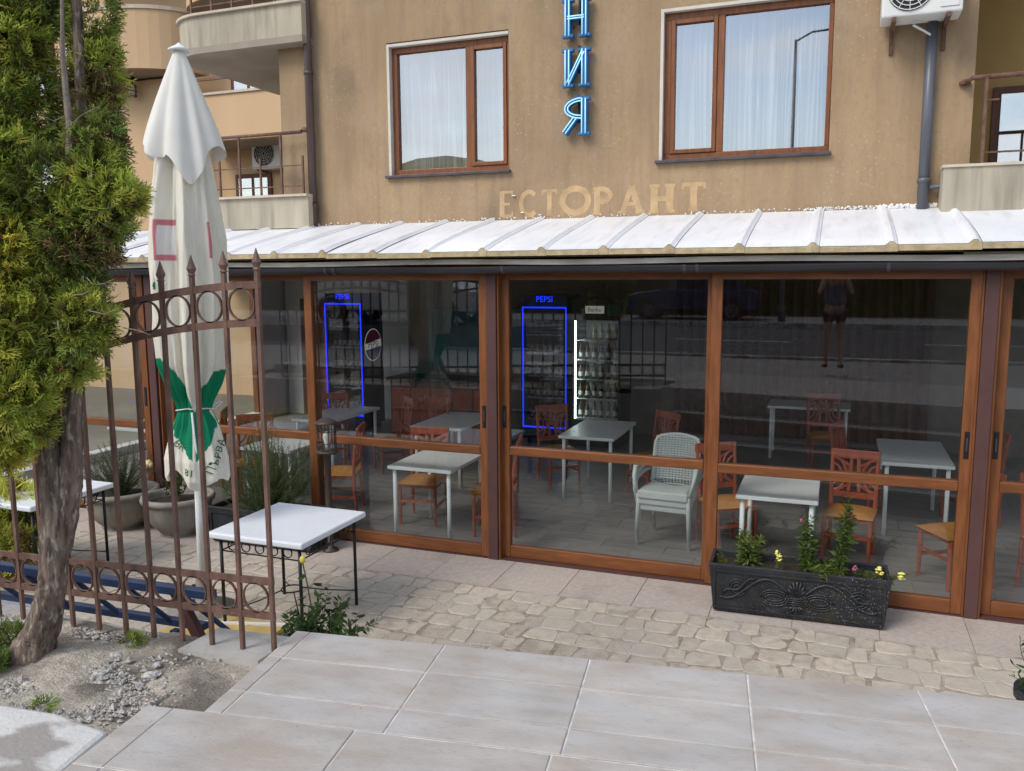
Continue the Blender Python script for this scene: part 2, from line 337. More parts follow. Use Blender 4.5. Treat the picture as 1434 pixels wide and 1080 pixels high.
# glyph strokes: list of (polyline, width) in a box about .8 wide, 1 high
def arc(cx, cy_, rx, ry, a0, a1, n=10): return [(cx + rx * math.cos(R(a0 + (a1 - a0) * i / n)), cy_ + ry * math.sin(R(a0 + (a1 - a0) * i / n))) for i in range(n + 1)]
SF = lambda x, y: ([(x - .15, y), (x + .15, y)], .07)
GL = {
 'Н': [([(.2, 0), (.2, 1)], .16), ([(.65, 0), (.65, 1)], .16), ([(.2, .5), (.65, .5)], .11), SF(.2, .03), SF(.2, .97), SF(.65, .03), SF(.65, .97)],
 'И': [([(.2, 0), (.2, 1)], .16), ([(.65, 0), (.65, 1)], .16), ([(.22, .06), (.63, .94)], .11), SF(.2, .03), SF(.2, .97), SF(.65, .03), SF(.65, .97)],
 'Я': [([(.65, 0), (.65, 1)], .16), (arc(.6, .72, .42, .25, 90, 270), .13), ([(.42, .46), (.12, .04)], .14), SF(.65, .03), SF(.65, .97)],
 'Е': [([(.2, 0), (.2, 1)], .16), ([(.2, .04), (.68, .04)], .09), ([(.2, .5), (.55, .5)], .09), ([(.2, .96), (.68, .96)], .09), ([(.66, .0), (.66, .2)], .06), ([(.66, .8), (.66, 1)], .06)],
 'С': [(arc(.45, .5, .36, .46, 45, 315), .14)],
 'Т': [([(.42, 0), (.42, 1)], .16), ([(.06, .95), (.78, .95)], .1), SF(.42, .03), ([(.08, .78), (.08, .98)], .06), ([(.76, .78), (.76, .98)], .06)],
 'О': [(arc(.45, .5, .4, .46, 0, 360, 20), .14)],
 'Р': [([(.2, 0), (.2, 1)], .16), (arc(.25, .71, .42, .25, 90, -90), .13), SF(.2, .03), SF(.2, .97)],
 'А': [([(.12, 0), (.42, 1)], .12), ([(.72, 0), (.42, 1)], .15), ([(.2, .33), (.64, .33)], .09), SF(.12, .03), SF(.72, .03)]}
def strokes2mesh(b, strokes, ox, oz, w, h, y0, y1):
    """extruded strokes in the xz plane, each polyline one mitred strip"""
    for si, (pl, wd) in enumerate(strokes):
        yf = y0 - .0003 * si; pts = [Vector((ox + a * w, oz + c * h)) for a, c in pl]; n = len(pts); closed = (pts[0] - pts[-1]).length < 1e-5; Lf = []; Rt = []
        for i, p in enumerate(pts):
            a = pts[i - 1] if i else (pts[-2] if closed else p); c = pts[i + 1] if i < n - 1 else (pts[1] if closed else p)
            d = (c - a).normalized(); q = Vector((-d.y, d.x)) * wd * w * .5; Lf.append(p + q); Rt.append(p - q)
        for i in range(n - 1):
            b.prism([tuple(Lf[i]), tuple(Rt[i]), tuple(Rt[i + 1]), tuple(Lf[i + 1])], yf, y1, 'y')
def text_mesh(txt, size):
    c = bpy.data.curves.new('t', 'FONT'); c.body = txt; c.size = size; c.align_x = 'CENTER'; c.align_y = 'CENTER'; c.resolution_u = 3
    o = bpy.data.objects.new('t', c); COL.objects.link(o); dg = bpy.context.evaluated_depsgraph_get(); dg.update()
    me = bpy.data.meshes.new_from_object(o.evaluated_get(dg)); vs = [tuple(v.co) for v in me.vertices]; fs = [tuple(p.vertices) for p in me.polygons]
    bpy.data.objects.remove(o); bpy.data.curves.remove(c); bpy.data.meshes.remove(me); return vs, fs

# foliage helpers -------------------------------------------------
def frame_from(d, spin):
    d = d / np.linalg.norm(d); r = np.array([0, 0, 1.]) if abs(d[2]) < .9 else np.array([1., 0, 0])
    a = np.cross(d, r); a /= np.linalg.norm(a); b = np.cross(d, a)
    return d, a * math.cos(spin) + b * math.sin(spin), -a * math.sin(spin) + b * math.cos(spin)
def scatter_mesh(name, templ_v, templ_f, P, D, S, C, m, parent, spins=None, bend=None):
    """many small oriented leaves joined in one mesh. templ_v: (k,3) local (axis = x, width = y, normal = z)"""
    tv = np.array(templ_v, float); k = len(tv); P = np.asarray(P, float); D = np.asarray(D, float); S_ = np.asarray(S, float); n = len(P)
    d = D / np.linalg.norm(D, axis=1)[:, None]; ref = np.where(np.abs(d[:, 2:]) < .9, np.array([[0, 0, 1.]]), np.array([[1., 0, 0]]))
    a0 = np.cross(d, ref); a0 /= np.linalg.norm(a0, axis=1)[:, None]; b0 = np.cross(d, a0); sp = rng.uniform(0, 6.28, (n, 1))
    a = a0 * np.cos(sp) + b0 * np.sin(sp); b = -a0 * np.sin(sp) + b0 * np.cos(sp)
    V = (P[:, None, :] + S_[:, None, None] * (tv[None, :, :1] * d[:, None] + tv[None, :, 1:2] * a[:, None] + tv[None, :, 2:] * b[:, None])).reshape(-1, 3)
    F = []
    for i in range(n): o_ = i * k; F += [tuple(j + o_ for j in f) for f in templ_f]
    me = bpy.data.meshes.new(name); me.from_pydata(V.tolist(), [], F); me.materials.append(M[m])
    at = me.color_attributes.new('Col', 'FLOAT_COLOR', 'POINT')
    cc = np.ones((n, k, 4)); cc[:, :, :3] = np.array(C)[:, None, :] * (0.8 + .4 * np.clip(tv[:, 0], 0, 1))[None, :, None]
    at.data.foreach_set('color', cc.reshape(-1)); me.update()
    o = bpy.data.objects.new(name, me); COL.objects.link(o)
    if parent: o.parent = parent
    return o
def spray():
    v = []; f = []
    def lobe(x, y, ang, l, wd, z):
        c, s_ = math.cos(ang), math.sin(ang); o = len(v)
        for a, b in ((0, wd * .3), (.55 * l, wd), (l, 0), (.55 * l, -wd)): v.append((x + a * c - b * s_, y + a * s_ + b * c, z + .25 * a * a))
        f.append((o, o + 1, o + 2, o + 3))
    for ang, l in ((0, 1), (.42, .9), (-.45, .86), (.85, .68), (-.9, .7), (1.3, .45), (-1.35, .42)):
        lobe(0, 0, ang, l, .05, .06 * math.cos(ang * 5)); c, s_ = math.cos(ang), math.sin(ang)
        for t, e in ((.45, .5), (.68, -.5)): lobe(c * l * t, s_ * l * t, ang + e, l * .38, .04, .05 + .25 * (l * t) ** 2)
    return v, f
SPRAY = spray()
LEAF = ([(0, 0, 0), (.3, .2, .03), (.65, .17, .02), (1, 0, -.08), (.65, -.17, .02), (.3, -.2, .03), (.5, 0, -.02)], [(0, 1, 6), (1, 2, 6), (2, 3, 6), (3, 4, 6), (4, 5, 6), (5, 0, 6)])
NEEDLE = ([(0, .02, 0), (.5, .075, .02), (1, 0, 0), (.5, -.075, .02), (0, -.02, 0)], [(0, 1, 3, 4), (1, 2, 3)])
LANCE = ([(0, 0, 0), (.35, .11, .03), (.7, .08, 0), (1, 0, -.14), (.7, -.08, 0), (.35, -.11, .03)], [(0, 1, 5), (1, 2, 4, 5), (2, 3, 4)])
def unit(n):
    d = rng.normal(size=(n, 3)); return d / np.linalg.norm(d, axis=1)[:, None]
def blob_sprays(blobs, dens, size, cols, parent, name='crown', mname='leaf', upb=.35, templ=None):
    P = []; D = []; S = []; C = []
    for (cx, cy_, cz, rx, ry, rz_, ck) in blobs:
        n = int(dens * (rx * ry + rx * rz_ + ry * rz_) / 3 * 12.5)
        u = unit(n); q = rng.uniform(.35, 1.0, n) ** .45
        lump = 1 + .13 * np.sin(u[:, 0] * 7 + cx * 40) * np.sin(u[:, 1] * 6 + cz * 31) + .1 * np.sin(u[:, 2] * 11 + cy_ * 17)
        p = u * (q * lump)[:, None] * np.array([rx, ry, rz_]) + [cx, cy_, cz]
        d = u + rng.normal(scale=.35, size=(n, 3)) + [0, 0, upb]
        base = np.array(cols[ck]); inner = np.clip((q - .55) / .4, 0, 1)
        brown = (rng.random(n) < (.07 + .25 * (1 - inner)))
        c = base[None] * (rng.uniform(.55, 1.45, (n, 1))); c[:, 0] *= rng.uniform(.85, 1.2, n)
        c[brown] = np.array([.11, .075, .035]) * rng.uniform(.6, 1.3, (brown.sum(), 1))
        P.append(p); D.append(d); S.append(size * rng.uniform(.7, 1.3, n)); C.append(c)
    T_ = templ or SPRAY
    return scatter_mesh(name, T_[0], T_[1], np.concatenate(P), np.concatenate(D), np.concatenate(S), np.concatenate(C), mname, parent)
def stem_bush(parent, base, n, hgt, spread, leaf, lsize, per, col, templ, mname='leaf', name='foliage', r=.003, droop=.0, start=.15, jit=.25, lean=(0, 0), tilt=.5):
    """stems from a base with leaves along them: returns tips"""
    b = MB(); P = []; D = []; S = []; C = []; tips = []
    for i in range(n):
        a = rng.uniform(0, 6.28); sp = spread * math.sqrt(rng.random()); h = hgt * rng.uniform(.65, 1.05)
        tip = np.array([math.cos(a) * sp + lean[0], math.sin(a) * sp + lean[1], h - droop * sp])
        st = np.array([math.cos(a), math.sin(a), 0]) * spread * .18 * rng.random()
        pts = []
        for t in np.linspace(0, 1, 6):
            p = st * (1 - t) + tip * t; p = p + np.array([math.cos(a), math.sin(a), 0]) * sp * .25 * math.sin(t * 3.14) * (1 if i % 2 else -.4); p[2] = st[2] + (tip[2] - st[2]) * (t ** (.8)); pts.append(p + np.array(base))
        b.tube(pts, [r * (1 - .6 * t) for t in np.linspace(0, 1, 6)], 5)
        tips.append(pts[-1])
        for k in range(per):
            t = start + (1 - start) * (k + rng.random()) / per; x = t * 5; j = min(4, int(x)); p = pts[j] + (pts[j + 1] - pts[j]) * (x - j); ax = pts[j + 1] - pts[j]; ax = ax / (np.linalg.norm(ax) + 1e-9)
            u = unit(1)[0]; u = u - ax * (u @ ax); u /= np.linalg.norm(u) + 1e-9
            P.append(p); D.append(u + ax * tilt + rng.normal(scale=jit, size=3)); S.append(lsize * rng.uniform(.6, 1.25) * (1 - .35 * t)); C.append(np.array(col) * rng.uniform(.65, 1.35))
    b.build('stem', 'stem', parent)
    scatter_mesh(name, templ[0], templ[1], np.array(P), np.array(D), S, C, mname, parent)
    return tips

# ================================================================ SETTING
S = 1.08                                     # street level above the restaurant terrace
struct(MB().add([(-600, -600, -.3), (600, -600, -.3), (600, 600, -.3), (-600, 600, -.3)], [(0, 1, 2, 3)]).build('ground', 'ground'))
A8 = R(8); UU = Vector((math.cos(A8), math.sin(A8))); VV = Vector((math.sin(A8), -math.cos(A8))); ORG = Vector((-2.107, -4.045))
def uv(u, v): p = ORG + UU * u + VV * v; return (p.x, p.y)
# platform core (mortar bed under the slabs), retaining edge included
platform = struct(MB().prism([uv(0, 0), uv(4.2, 0), uv(4.2, 1.95), uv(-.225, 1.95), uv(-.225, .69), uv(0, .69)], -.25, S - .003).build('platform', 'grout'))
tile_cache = {}
def tile(u0, u1, v0, v1, top=S + .002):
    k = (round(u1 - u0, 3), round(v1 - v0, 3))
    if k not in tile_cache:
        g = .0036; W_, H_ = k; b = MB(); c = .003
        lo = [(g, g), (W_ - g, g), (W_ - g, H_ - g), (g, H_ - g)]; hi = [(g + c, g + c), (W_ - g - c, g + c), (W_ - g - c, H_ - g - c), (g + c, H_ - g - c)]
        b.add([(*p, -.012) for p in lo] + [(*p, -.002) for p in lo] + [(*p, 0) for p in hi], [(3, 2, 1, 0), (8, 9, 10, 11)] + [(i, (i + 1) % 4, 4 + (i + 1) % 4, 4 + i) for i in range(4)] + [(4 + i, 4 + (i + 1) % 4, 8 + (i + 1) % 4, 8 + i) for i in range(4)])
        tile_cache[k] = b.mesh('paving_slab', 'tile')
    # local y of the tile runs along -VV: mirror by placing the corner at v1
    x, y = uv(u0, v1); inst('paving_slab', tile_cache[k], platform, (x, y, top + random.uniform(-.001, .001)), A8)
us = [0, .07] + [.67 + .6 * i for i in range(6)]
for v0, v1 in ((0, .25), (.25, .53), (.53, .69)):
    for u0, u1 in zip(us[:-1], us[1:]): tile(u0, u1, v0, v1)
uf = [-.225, -.115, .57] + [1.24 + .66 * i for i in range(5)]
for v0, v1 in ((.69, 1.06), (1.06, 1.5), (1.5, 1.94)):
    for u0, u1 in zip(uf[:-1], uf[1:]): tile(u0, u1, v0, v1)
# steps that lead down from the platform to the terrace
steps = thing('steps', 'pale stone steps going down from the slab platform to the terrace', 'steps', (uv(1.6, 0)[0], uv(1.6, 0)[1], 0), A8)
for i, z in enumerate((.81, .54, .27)):
    MB().box(-1.35, 1.9, .30 * i + .004, .30 * (i + 1), -.1, z - .03).build('riser', 'concrete', steps)
    MB().box(-1.37, 1.92, .30 * i + .002, .30 * (i + 1) + .02, z - .03, z).build('tread', 'tile', steps, bevel=.004)
# garden bed, plinth and kerb on the left of the platform
def gz(x): return 1.035 + .04 * (x + 2.1)
bed = MB()
def bedf(u, v):
    x = -9 + u * 7.05; y = -5.0 + v * (.86 if x < -2.45 else .72)
    return (x, y, gz(x) + .018 * math.sin(x * 9) * math.sin(y * 13) + .03 * math.exp(-((x + 3) ** 2 + (y + 4.55) ** 2) / .08) + random.uniform(-.006, .006))
bed.grid(bedf, 190, 22); struct(bed.build('garden_soil', 'soil', smooth=True))
struct(MB().prism([(-9, -5.02), (-1.98, -5.02), (-2.06, -4.06), (-9, -4.06)], -.25, .93).build('garden_bank', 'soil'))
pl = MB()
def plf(x0, x1):
    pl.add([(x0, -4.30, -.25), (x1, -4.30, -.25), (x1, -4.045, -.25), (x0, -4.045, -.25), (x0, -4.30, gz(x0) + .022), (x1, -4.30, gz(x1) + .022), (x1, -4.045, gz(x1) + .012), (x0, -4.045, gz(x0) + .012)],
           [(3, 2, 1, 0), (4, 5, 6, 7), (0, 1, 5, 4), (1, 2, 6, 5), (2, 3, 7, 6), (3, 0, 4, 7)])
plf(-2.52, -2.112); pl.box(-9, -2.52, -4.30, -4.045, -.25, .95)
tag(pl.build('retaining_wall', 'concrete'), 'low grey concrete retaining wall under the iron fence', 'wall')
kerb = struct(MB().prism([(-9, -5.55), (-2.15, -5.36), (-2.235, -4.93), (-2.5, -4.90), (-3.0, -4.95), (-9, -5.0)], .6, S - .006).build('kerb', 'kerb', bevel=.02))
struct(MB().prism([(-60, -9.6), (60, -9.6), (60, -5.9), (-1.9, -5.9), (-2.1, -5.37), (-9, -5.56), (-60, -5.6)], .6, S - .13).build('pavement', 'pavement'))
struct(MB().box(-60, 60, -9.75, -9.6, .6, S - .08).build('road_kerb', 'kerb'))
struct(MB().box(-200, 200, -20.5, -9.75, .5, S - .23).build('road', 'asphalt'))
for i in range(12): tag(MB().box(-40 + i * 6, -37 + i * 6, -15.1, -14.98, S - .23, S - .226).build('lane_marking', 'line_white'), kind='structure')
struct(MB().box(-200, 200, -20.65, -20.5, .5, S - .08).build('far_kerb', 'kerb'))
struct(MB().box(-200, 200, -24.5, -20.65, .5, S - .10).build('far_pavement', 'pavement'))
struct(MB().box(-200, 200, -110, -24.5, .5, S - .12).build('far_ground', 'ground'))
struct(MB().box(-60, -9.02, -5.5, -4.1, -.25, S - .1).build('verge', 'soil'))
struct(MB().box(2.2, 60, -5.9, -4.6, -.25, S - .1).build('side_pavement', 'pavement'))
# hills seen only as reflections in the upper windows
hl = MB(); hl.grid(lambda u, v: (-320 + u * 640, -110 - 130 * v, -1 + v * (25 + 15 * math.exp(-((-320 + u * 640 + 125) / 48) ** 2) + 3 * math.sin(u * 19) + 2 * math.sin(u * 43 + 1))), 60, 6); struct(hl.build('hills', 'hill', smooth=True))
# gravel on the bed
g = MB()
for i in range(6500):
    x = random.uniform(-3.9, -2.2); y = random.uniform(-4.96, -4.20)
    if x > -2.5 + .25 * math.sin(y * 9) and random.random() < .8: continue
    r_ = random.uniform(.004, .012) * (1.9 if random.random() < .08 else 1); z = gz(x) + .006
    u = [(Vector((random.uniform(-1, 1), random.uniform(-1, 1), random.uniform(-.6, .6)))).normalized() * r_ for _ in range(6)]
    bse = [(r_, 0, 0), (0, r_, 0), (-r_, 0, 0), (0, -r_, 0), (0, 0, r_ * .7), (0, 0, -r_ * .7)]; k = random.uniform(0, 3)
    vs = [(x + (a * math.cos(k) - b_ * math.sin(k)) * random.uniform(.7, 1.2), y + (a * math.sin(k) + b_ * math.cos(k)) * random.uniform(.7, 1.2), z + c) for a, b_, c in bse]
    g.add(vs, [(0, 1, 4), (1, 2, 4), (2, 3, 4), (3, 0, 4), (1, 0, 5), (2, 1, 5), (3, 2, 5), (0, 3, 5)])
tag(g.build('gravel', 'stone'), 'small grey gravel scattered over the garden soil', 'gravel', kind='stuff')
rock = MB(); 
bm = bmesh.new(); bmesh.ops.create_icosphere(bm, subdivisions=2, radius=1)
for v in bm.verts: v.co *= random.uniform(.8, 1.15)
me_rock = bpy.data.meshes.new('rock'); bm.to_mesh(me_rock); bm.free(); me_rock.materials.append(M['kerb'])
for i, (x, y, s_) in enumerate(((-2.76, -4.40, .022), (-2.68, -4.55, .028), (-2.80, -4.52, .02), (-2.47, -4.50, .026), (-2.52, -4.42, .016), (-2.62, -4.62, .018), (-3.05, -4.80, .026), (-2.72, -4.67, .015), (-2.9, -4.7, .016))):
    o = inst('rock', me_rock, None, (x, y, gz(x) + .008), i * 1.3, (s_ * 1.4, s_, s_ * .55))
    tag(o, 'pale flat rock lying among the gravel of the garden bed', 'rock', 'rocks in the garden bed')

# ---------------------------------------------------------------- terrace paving
terrace = struct(MB().box(-12, 6, -4.04, -.705, -.25, -.0045).build('terrace', 'joint_sand'))
cob = []
for k in range(16):
    wv, hv = (.235, .2) if k < 10 else (.13, .2); c = random.uniform(.025, .06) if k < 10 else .025; b = MB(); J = lambda: random.uniform(-.017, .017)
    po = [(-wv / 2 + c, -hv / 2), (wv / 2 - c, -hv / 2), (wv / 2, -hv / 2 + c), (wv / 2, hv / 2 - c), (wv / 2 - c, hv / 2), (-wv / 2 + c, hv / 2), (-wv / 2, hv / 2 - c), (-wv / 2, -hv / 2 + c)]
    po = [(x + J(), y + J()) for x, y in po]; inn = [(x * .92, y * .92) for x, y in po]
    b.add([(*p, -.03) for p in po] + [(*p, -.006) for p in po] + [(*p, random.uniform(-.001, .003)) for p in inn], [tuple(range(16, 24))] + [(i, (i + 1) % 8, 8 + (i + 1) % 8, 8 + i) for i in range(8)] + [(8 + i, 8 + (i + 1) % 8, 16 + (i + 1) % 8, 16 + i) for i in range(8)])
    cob.append(b)
cme = [b.mesh('cobble', 'cobble') for b in cob]; rest = MB(); ncob = 0; spots = []
row = 0; y = -.81
while y > -3.95:
    x = -8.5 + (row % 2) * .19 + random.uniform(-.02, .02); k = row
    while x < 3.2:
        big = k % 2 == 0; wv = .245 if big else .14; spots.append((x + wv / 2, y + random.uniform(-.006, .006), random.randrange(10) if big else random.randrange(10, 16))); x += wv; k += 1
    y -= .208; row += 1
def edge_y(x): return ORG.y + (x - ORG.x) * math.tan(A8) if x > ORG.x else -4.05
def seen(x, y):
    if not -6.2 < x < 1.45 or y < -2.75: return False
    t = (edge_y(x * .55) - CAM.y) / (y - CAM.y); return CAM.z * (1 - t) > S - .06
for x, y, k in spots:
    if seen(x, y) and ncob < 300: inst('cobble', cme[k], terrace, (x, y, random.uniform(-.004, .003)), random.uniform(-.06, .06) + (math.pi if random.random() < .5 else 0), (random.uniform(.95, 1.04), random.uniform(.95, 1.04), 1)); ncob += 1
    else:
        o = len(rest.v); rest.v += [(a + x, b_ + y, c) for a, b_, c in cob[k].v]; rest.f += [tuple(i + o for i in f) for f in cob[k].f]
r = rest.build('cobbles', 'cobble', terrace); r['kind'] = 'stuff'
strip = struct(MB().box(-12, 6, -.70, -.0, -.25, -.006).build('threshold_strip', 'joint_sand'))
sm = MB().box(0, .594, 0, .694, -.02, 0).mesh('strip_tile', 'strip')
for i in range(24): inst('strip_tile', sm, strip, (-9.2 + i * .6, -.698, random.uniform(-.001, .001)))

# ================================================================ RESTAURANT INTERIOR SHELL
IX0, IX1, IY1 = -9.6, 4.2, 6.3
floor = struct(MB().box(IX0, IX1, .02, IY1, -.25, -.006).build('floor', 'joint_sand'))
fm = MB().box(.002, .597, .002, .297, -.02, 0).mesh('floor_tile', 'int_floor')
for i in range(18):
    for j in range(16):
        x = -7.4 + i * .6 + (j % 2) * .3; y = .03 + j * .3
        if x < 3: inst('floor_tile', fm, floor, (x, y, 0))
struct(MB().box(-7.7, 3.6, 4.83, IY1, -.02, -.0005).build('floor_back', 'int_floor')); struct(MB().box(IX0, -7.7, .03, IY1, -.02, -.0005).build('floor_side', 'int_floor'))
struct(MB().box(IX0, IX1, IY1, IY1 + .2, -.25, 3).build('wall_back', 'int_dark'))
for nm_, xa, xb in (('wall_left', IX0 - .2, IX0), ('wall_right', IX1, IX1 + .2)):  # end-wall openings, mullions and panes are added to let daylight into the room
    wl = struct(MB().box(xa, xb, .0, IY1, -.25, .12).box(xa, xb, .0, IY1, 2.5, 3.2).box(xa, xb, 5.6, IY1, .12, 2.5).build(nm_, 'int_white'))
    for y_ in (.1, 1.45, 2.8, 4.15, 5.5): MB().box(xa + .05, xb - .05, y_ - .05, y_ + .05, .12, 2.5).build('added_mullion', 'wood', wl)
    for y_ in (.15, 1.5, 2.85, 4.2): MB().add([((xa + xb) / 2, y_, .12), ((xa + xb) / 2, y_ + 1.25, .12), ((xa + xb) / 2, y_ + 1.25, 2.5), ((xa + xb) / 2, y_, 2.5)], [(0, 1, 2, 3)]).build('pane', 'glass_clear', wl)
struct(MB().box(IX0, IX1, 1.2, IY1, 2.62, 2.75).build('ceiling', 'ceiling'))
struct(MB().box(-9.55, -7.0, IY1 - .06, IY1 - .003, 0, 2.6).build('wall_panel', 'int_white'))
struct(MB().box(-6.6, -4.5, IY1 - .05, IY1 - .003, 1.0, 2.0).build('wall_splashback', 'teal'))
cu = MB(); cu.grid(lambda u, v: (-2.3 + u * 3.6, IY1 - .1 + .03 * math.sin(u * 140), .1 + v * 2.45), 280, 1)
tag(cu.build('curtain', 'int_brown', smooth=True), 'long brown pleated curtain across the back wall of the dining room', 'curtain')
dr = thing('carved_door', 'carved dark wooden door in the white back wall of the dining room', 'door', (-8.75, IY1 - .08, 0))
MB().box(-.45, .45, -.03, .015, 0, 2.15).build('leaf', 'int_brown', dr)
for z0, z1 in ((.15, .95), (1.1, 2.0)):
    for x0 in (-.36, .04): MB().box(x0, x0 + .32, -.045, -.031, z0, z1).build('panel', 'redwood', dr, bevel=.01)
MB().tube([(.36, -.03, 1.0), (.36, -.08, 1.0), (.28, -.08, 1.0)], .012, 8).build('handle', 'chrome', dr)
ct = thing('bar_counter', 'brown bar counter with a dark top in front of the teal wall', 'counter', (-5.3, 4.3, 0))
MB().box(-.85, .85, -.25, .25, 0, 1.02).build('body', 'int_brown', ct); MB().box(-.9, .9, -.3, .3, 1.02, 1.07).build('top', 'fridge_black', ct, bevel=.006)
for i in range(5): MB().box(-.83 + i * .335, -.53 + i * .335, -.262, -.251, .1, .92).build('panel', 'redwood', ct)

# ================================================================ GLAZED FRONT
def sash(x0, x1, y, label, handle=None, st0=.085, st1=.085):
    t = thing('sliding_door', label, 'door', ((x0 + x1) / 2, y, 0), group='sliding glass doors'); h = (x1 - x0) / 2; z0, z1 = .012, 2.6
    MB().box(-h, -h + st0, -.03, .03, z0, z1).build('stile', 'wood', t, bevel=.006); MB().box(h - st1, h, -.03, .03, z0, z1).build('stile', 'wood', t, bevel=.006)
    MB().box(-h + st0, h - st1, -.028, .028, z0, z0 + .11).build('bottom_rail', 'wood_h', t, bevel=.006); MB().box(-h + st0, h - st1, -.028, .028, 2.535, z1).build('top_rail', 'wood_h', t)
    MB().box(-h + st0, h - st1, -.034, .034, .965, 1.045).build('middle_rail', 'wood_h', t, bevel=.008)
    for za, zb in ((z0 + .11, .965), (1.045, 2.535)): MB().add([(-h + st0, 0, za), (h - st1, 0, za), (h - st1, 0, zb), (-h + st0, 0, zb)], [(0, 1, 2, 3)]).build('pane', 'glass_door', t)
    if handle is not None:
        hx = -h + st0 * .5 if handle < 0 else h - st1 * .5
        hd = MB().box(hx - .017, hx + .017, -.036, -.029, 1.215, 1.42).build('handle', 'black', t, bevel=.004)
        MB().box(hx - .005, hx + .005, -.040, -.036, 1.27, 1.37).build('pull', 'gutter', hd)
    return t
sash(-6.59, -4.70, .045, 'brown framed sliding glass door behind the rosemary planter and the garden lamp')
sash(-4.78, -2.865, -.02, 'brown framed sliding glass door with the garden lamp and the outdoor table in front', 1)
sash(-2.78, -.88, .045, 'brown framed sliding glass door with the grey plastic armchairs behind it', -1, .09)
sash(-.925, .985, -.02, 'brown framed sliding glass door behind the black relief planter', 1, .085, .075)
sash(1.105, 2.9, .045, 'brown framed sliding glass door beyond the maroon post by the potted plant', -1)
sash(2.86, 4.2, -.02, 'brown framed glass door closing the far end of the veranda next to the potted plant', 1)
sash(-8.55, -6.77, -.02, 'brown framed sliding glass door behind the round stone pots', 1)
sash(-9.6, -8.5, .045, 'narrow brown framed glass door at the far end behind the conifer shrub', 1)
fr = thing('veranda_frame', 'maroon steel posts and brown header beam carrying the glazed veranda', 'frame', (0, 0, 0))
for x in (-6.68, -2.822, 1.045): MB().box(x - .045, x + .045, -.075, .08, 0, 2.6).build('post', 'maroon', fr, bevel=.005)
for x in (-6.735, -6.612, -2.877, -2.767, .99, 1.10): MB().box(x - .007, x + .007, -.055, .05, 0, 2.6).build('cover_strip', 'wood', fr)
MB().box(IX0, IX1, -.085, .09, 2.602, 2.70).build('header_beam', 'wood_h', fr)
MB().box(IX0, IX1, -.06, .1, .0, .010).build('floor_track', 'maroon', fr)
# gutter
gt = thing('gutter', 'dark grey plastic rain gutter along the edge of the white veranda roof', 'gutter', (0, -.16, 2.655))
gb = MB(); gb.grid(lambda u, v: (IX0 + u * (IX1 - IX0), .062 * math.cos(math.pi * (1 + v)), .062 * math.sin(math.pi * (1 + v)) + .004 * math.sin(u * 37)), 40, 10); o = gb.build('trough', 'gutter', gt, smooth=True)
sol = o.modifiers.new('s', 'SOLIDIFY'); sol.thickness = .004
for x in (-7.9, -6.2, -4.42, -4.33, -2.66, -1.12, -1.02, .35, 1.85):
    rb = MB(); rb.grid(lambda u, v: (x - .012 + u * .024, .067 * math.cos(math.pi * (1 + v)), .067 * math.sin(math.pi * (1 + v))), 1, 10); rb.build('bracket', 'pipe', gt, smooth=True)
# roof panels
rf = thing('veranda_roof', 'white ribbed sandwich panel roof over the glazed veranda', 'roof', (0, 0, 0))
EY, EZ, WY, WZ = -.33, 2.735, 1.195, 3.13
fl = MB(); fl.grid(lambda u, v: (IX0 + u * (IX1 - IX0), -.245 - .004 * math.sin(u * 50), 2.668 + v * .042 + .006 * math.sin(u * 31)), 80, 1); o = fl.build('flashing', 'flashing', rf); sol = o.modifiers.new('s', 'SOLIDIFY'); sol.thickness = .006
xr = -9.62
while xr < 4.1:
    x0, x1 = xr, xr + .525; dz = .006 * math.sin(xr * 2.1) + random.uniform(-.004, .004); b = MB(); c = MB()
    prof = [(x0 + .045, 0), (x1 - .042, 0), (x1 - .03, .01), (x1 - .012, .027), (x1 + .012, .027), (x1 + .03, .01), (x1 + .043, .003)]
    def rp(x, t, hz): return (x, EY + (WY - EY) * t, EZ + dz * (1 - t) + .045 + (WZ - EZ - .045) * (t ** .88) + hz)
    n = 8
    for i in range(n):
        for (xa, ha), (xb, hb) in zip(prof[:-1], prof[1:]):
            b.add([rp(xa, i / n, ha), rp(xb, i / n, hb), rp(xb, (i + 1) / n, hb), rp(xa, (i + 1) / n, ha)], [(0, 1, 2, 3)])
    p = b.build('roof_panel', 'roof', rf)
    # foam core: solid under the sheet
    tp = [rp(x, 0, h) for x, h in prof]; vs = [(x, y, z - .003) for x, y, z in tp] + [(x, y, EZ + dz) for x, y, z in tp]; k = len(tp)
    bk = [(x, WY, z + (WZ - EZ - .045) - .003) for x, y, z in tp] + [(x, WY, WZ - .06) for x, y, z in tp]
    c.add([(x, y - .004 + random.uniform(-.003, .003), z) for x, y, z in vs] + bk, [(i, i + 1, k + i + 1, k + i) for i in range(k - 1)] + [(k + i, k + i + 1, 3 * k + i + 1, 3 * k + i) for i in range(k - 1)] + [(0, k, 3 * k, 2 * k), (k - 1, 2 * k - 1, 4 * k - 1, 3 * k - 1)])
    c.build('foam_core', 'foamcore', p)
    xr += .525
# blobs of mounting foam and sealant along the wall joint
fb = MB()
for i in range(520):
    x = random.uniform(-5.3, 2.6) if i < 200 else random.uniform(-.3, 1.3); r_ = random.uniform(.004, .014) * (1.3 if x > .3 else .7)
    fb.lathe([(0.001, -r_), (r_ * .8, -r_ * .5), (r_, 0), (r_ * .7, r_ * .6), (.001, r_)], 6, (x, 1.18 + random.uniform(-.01, .01), WZ + .012 + random.uniform(-.012, .016)))
o = fb.build('sealant', 'foam', rf, smooth=True); o['kind'] = 'stuff'

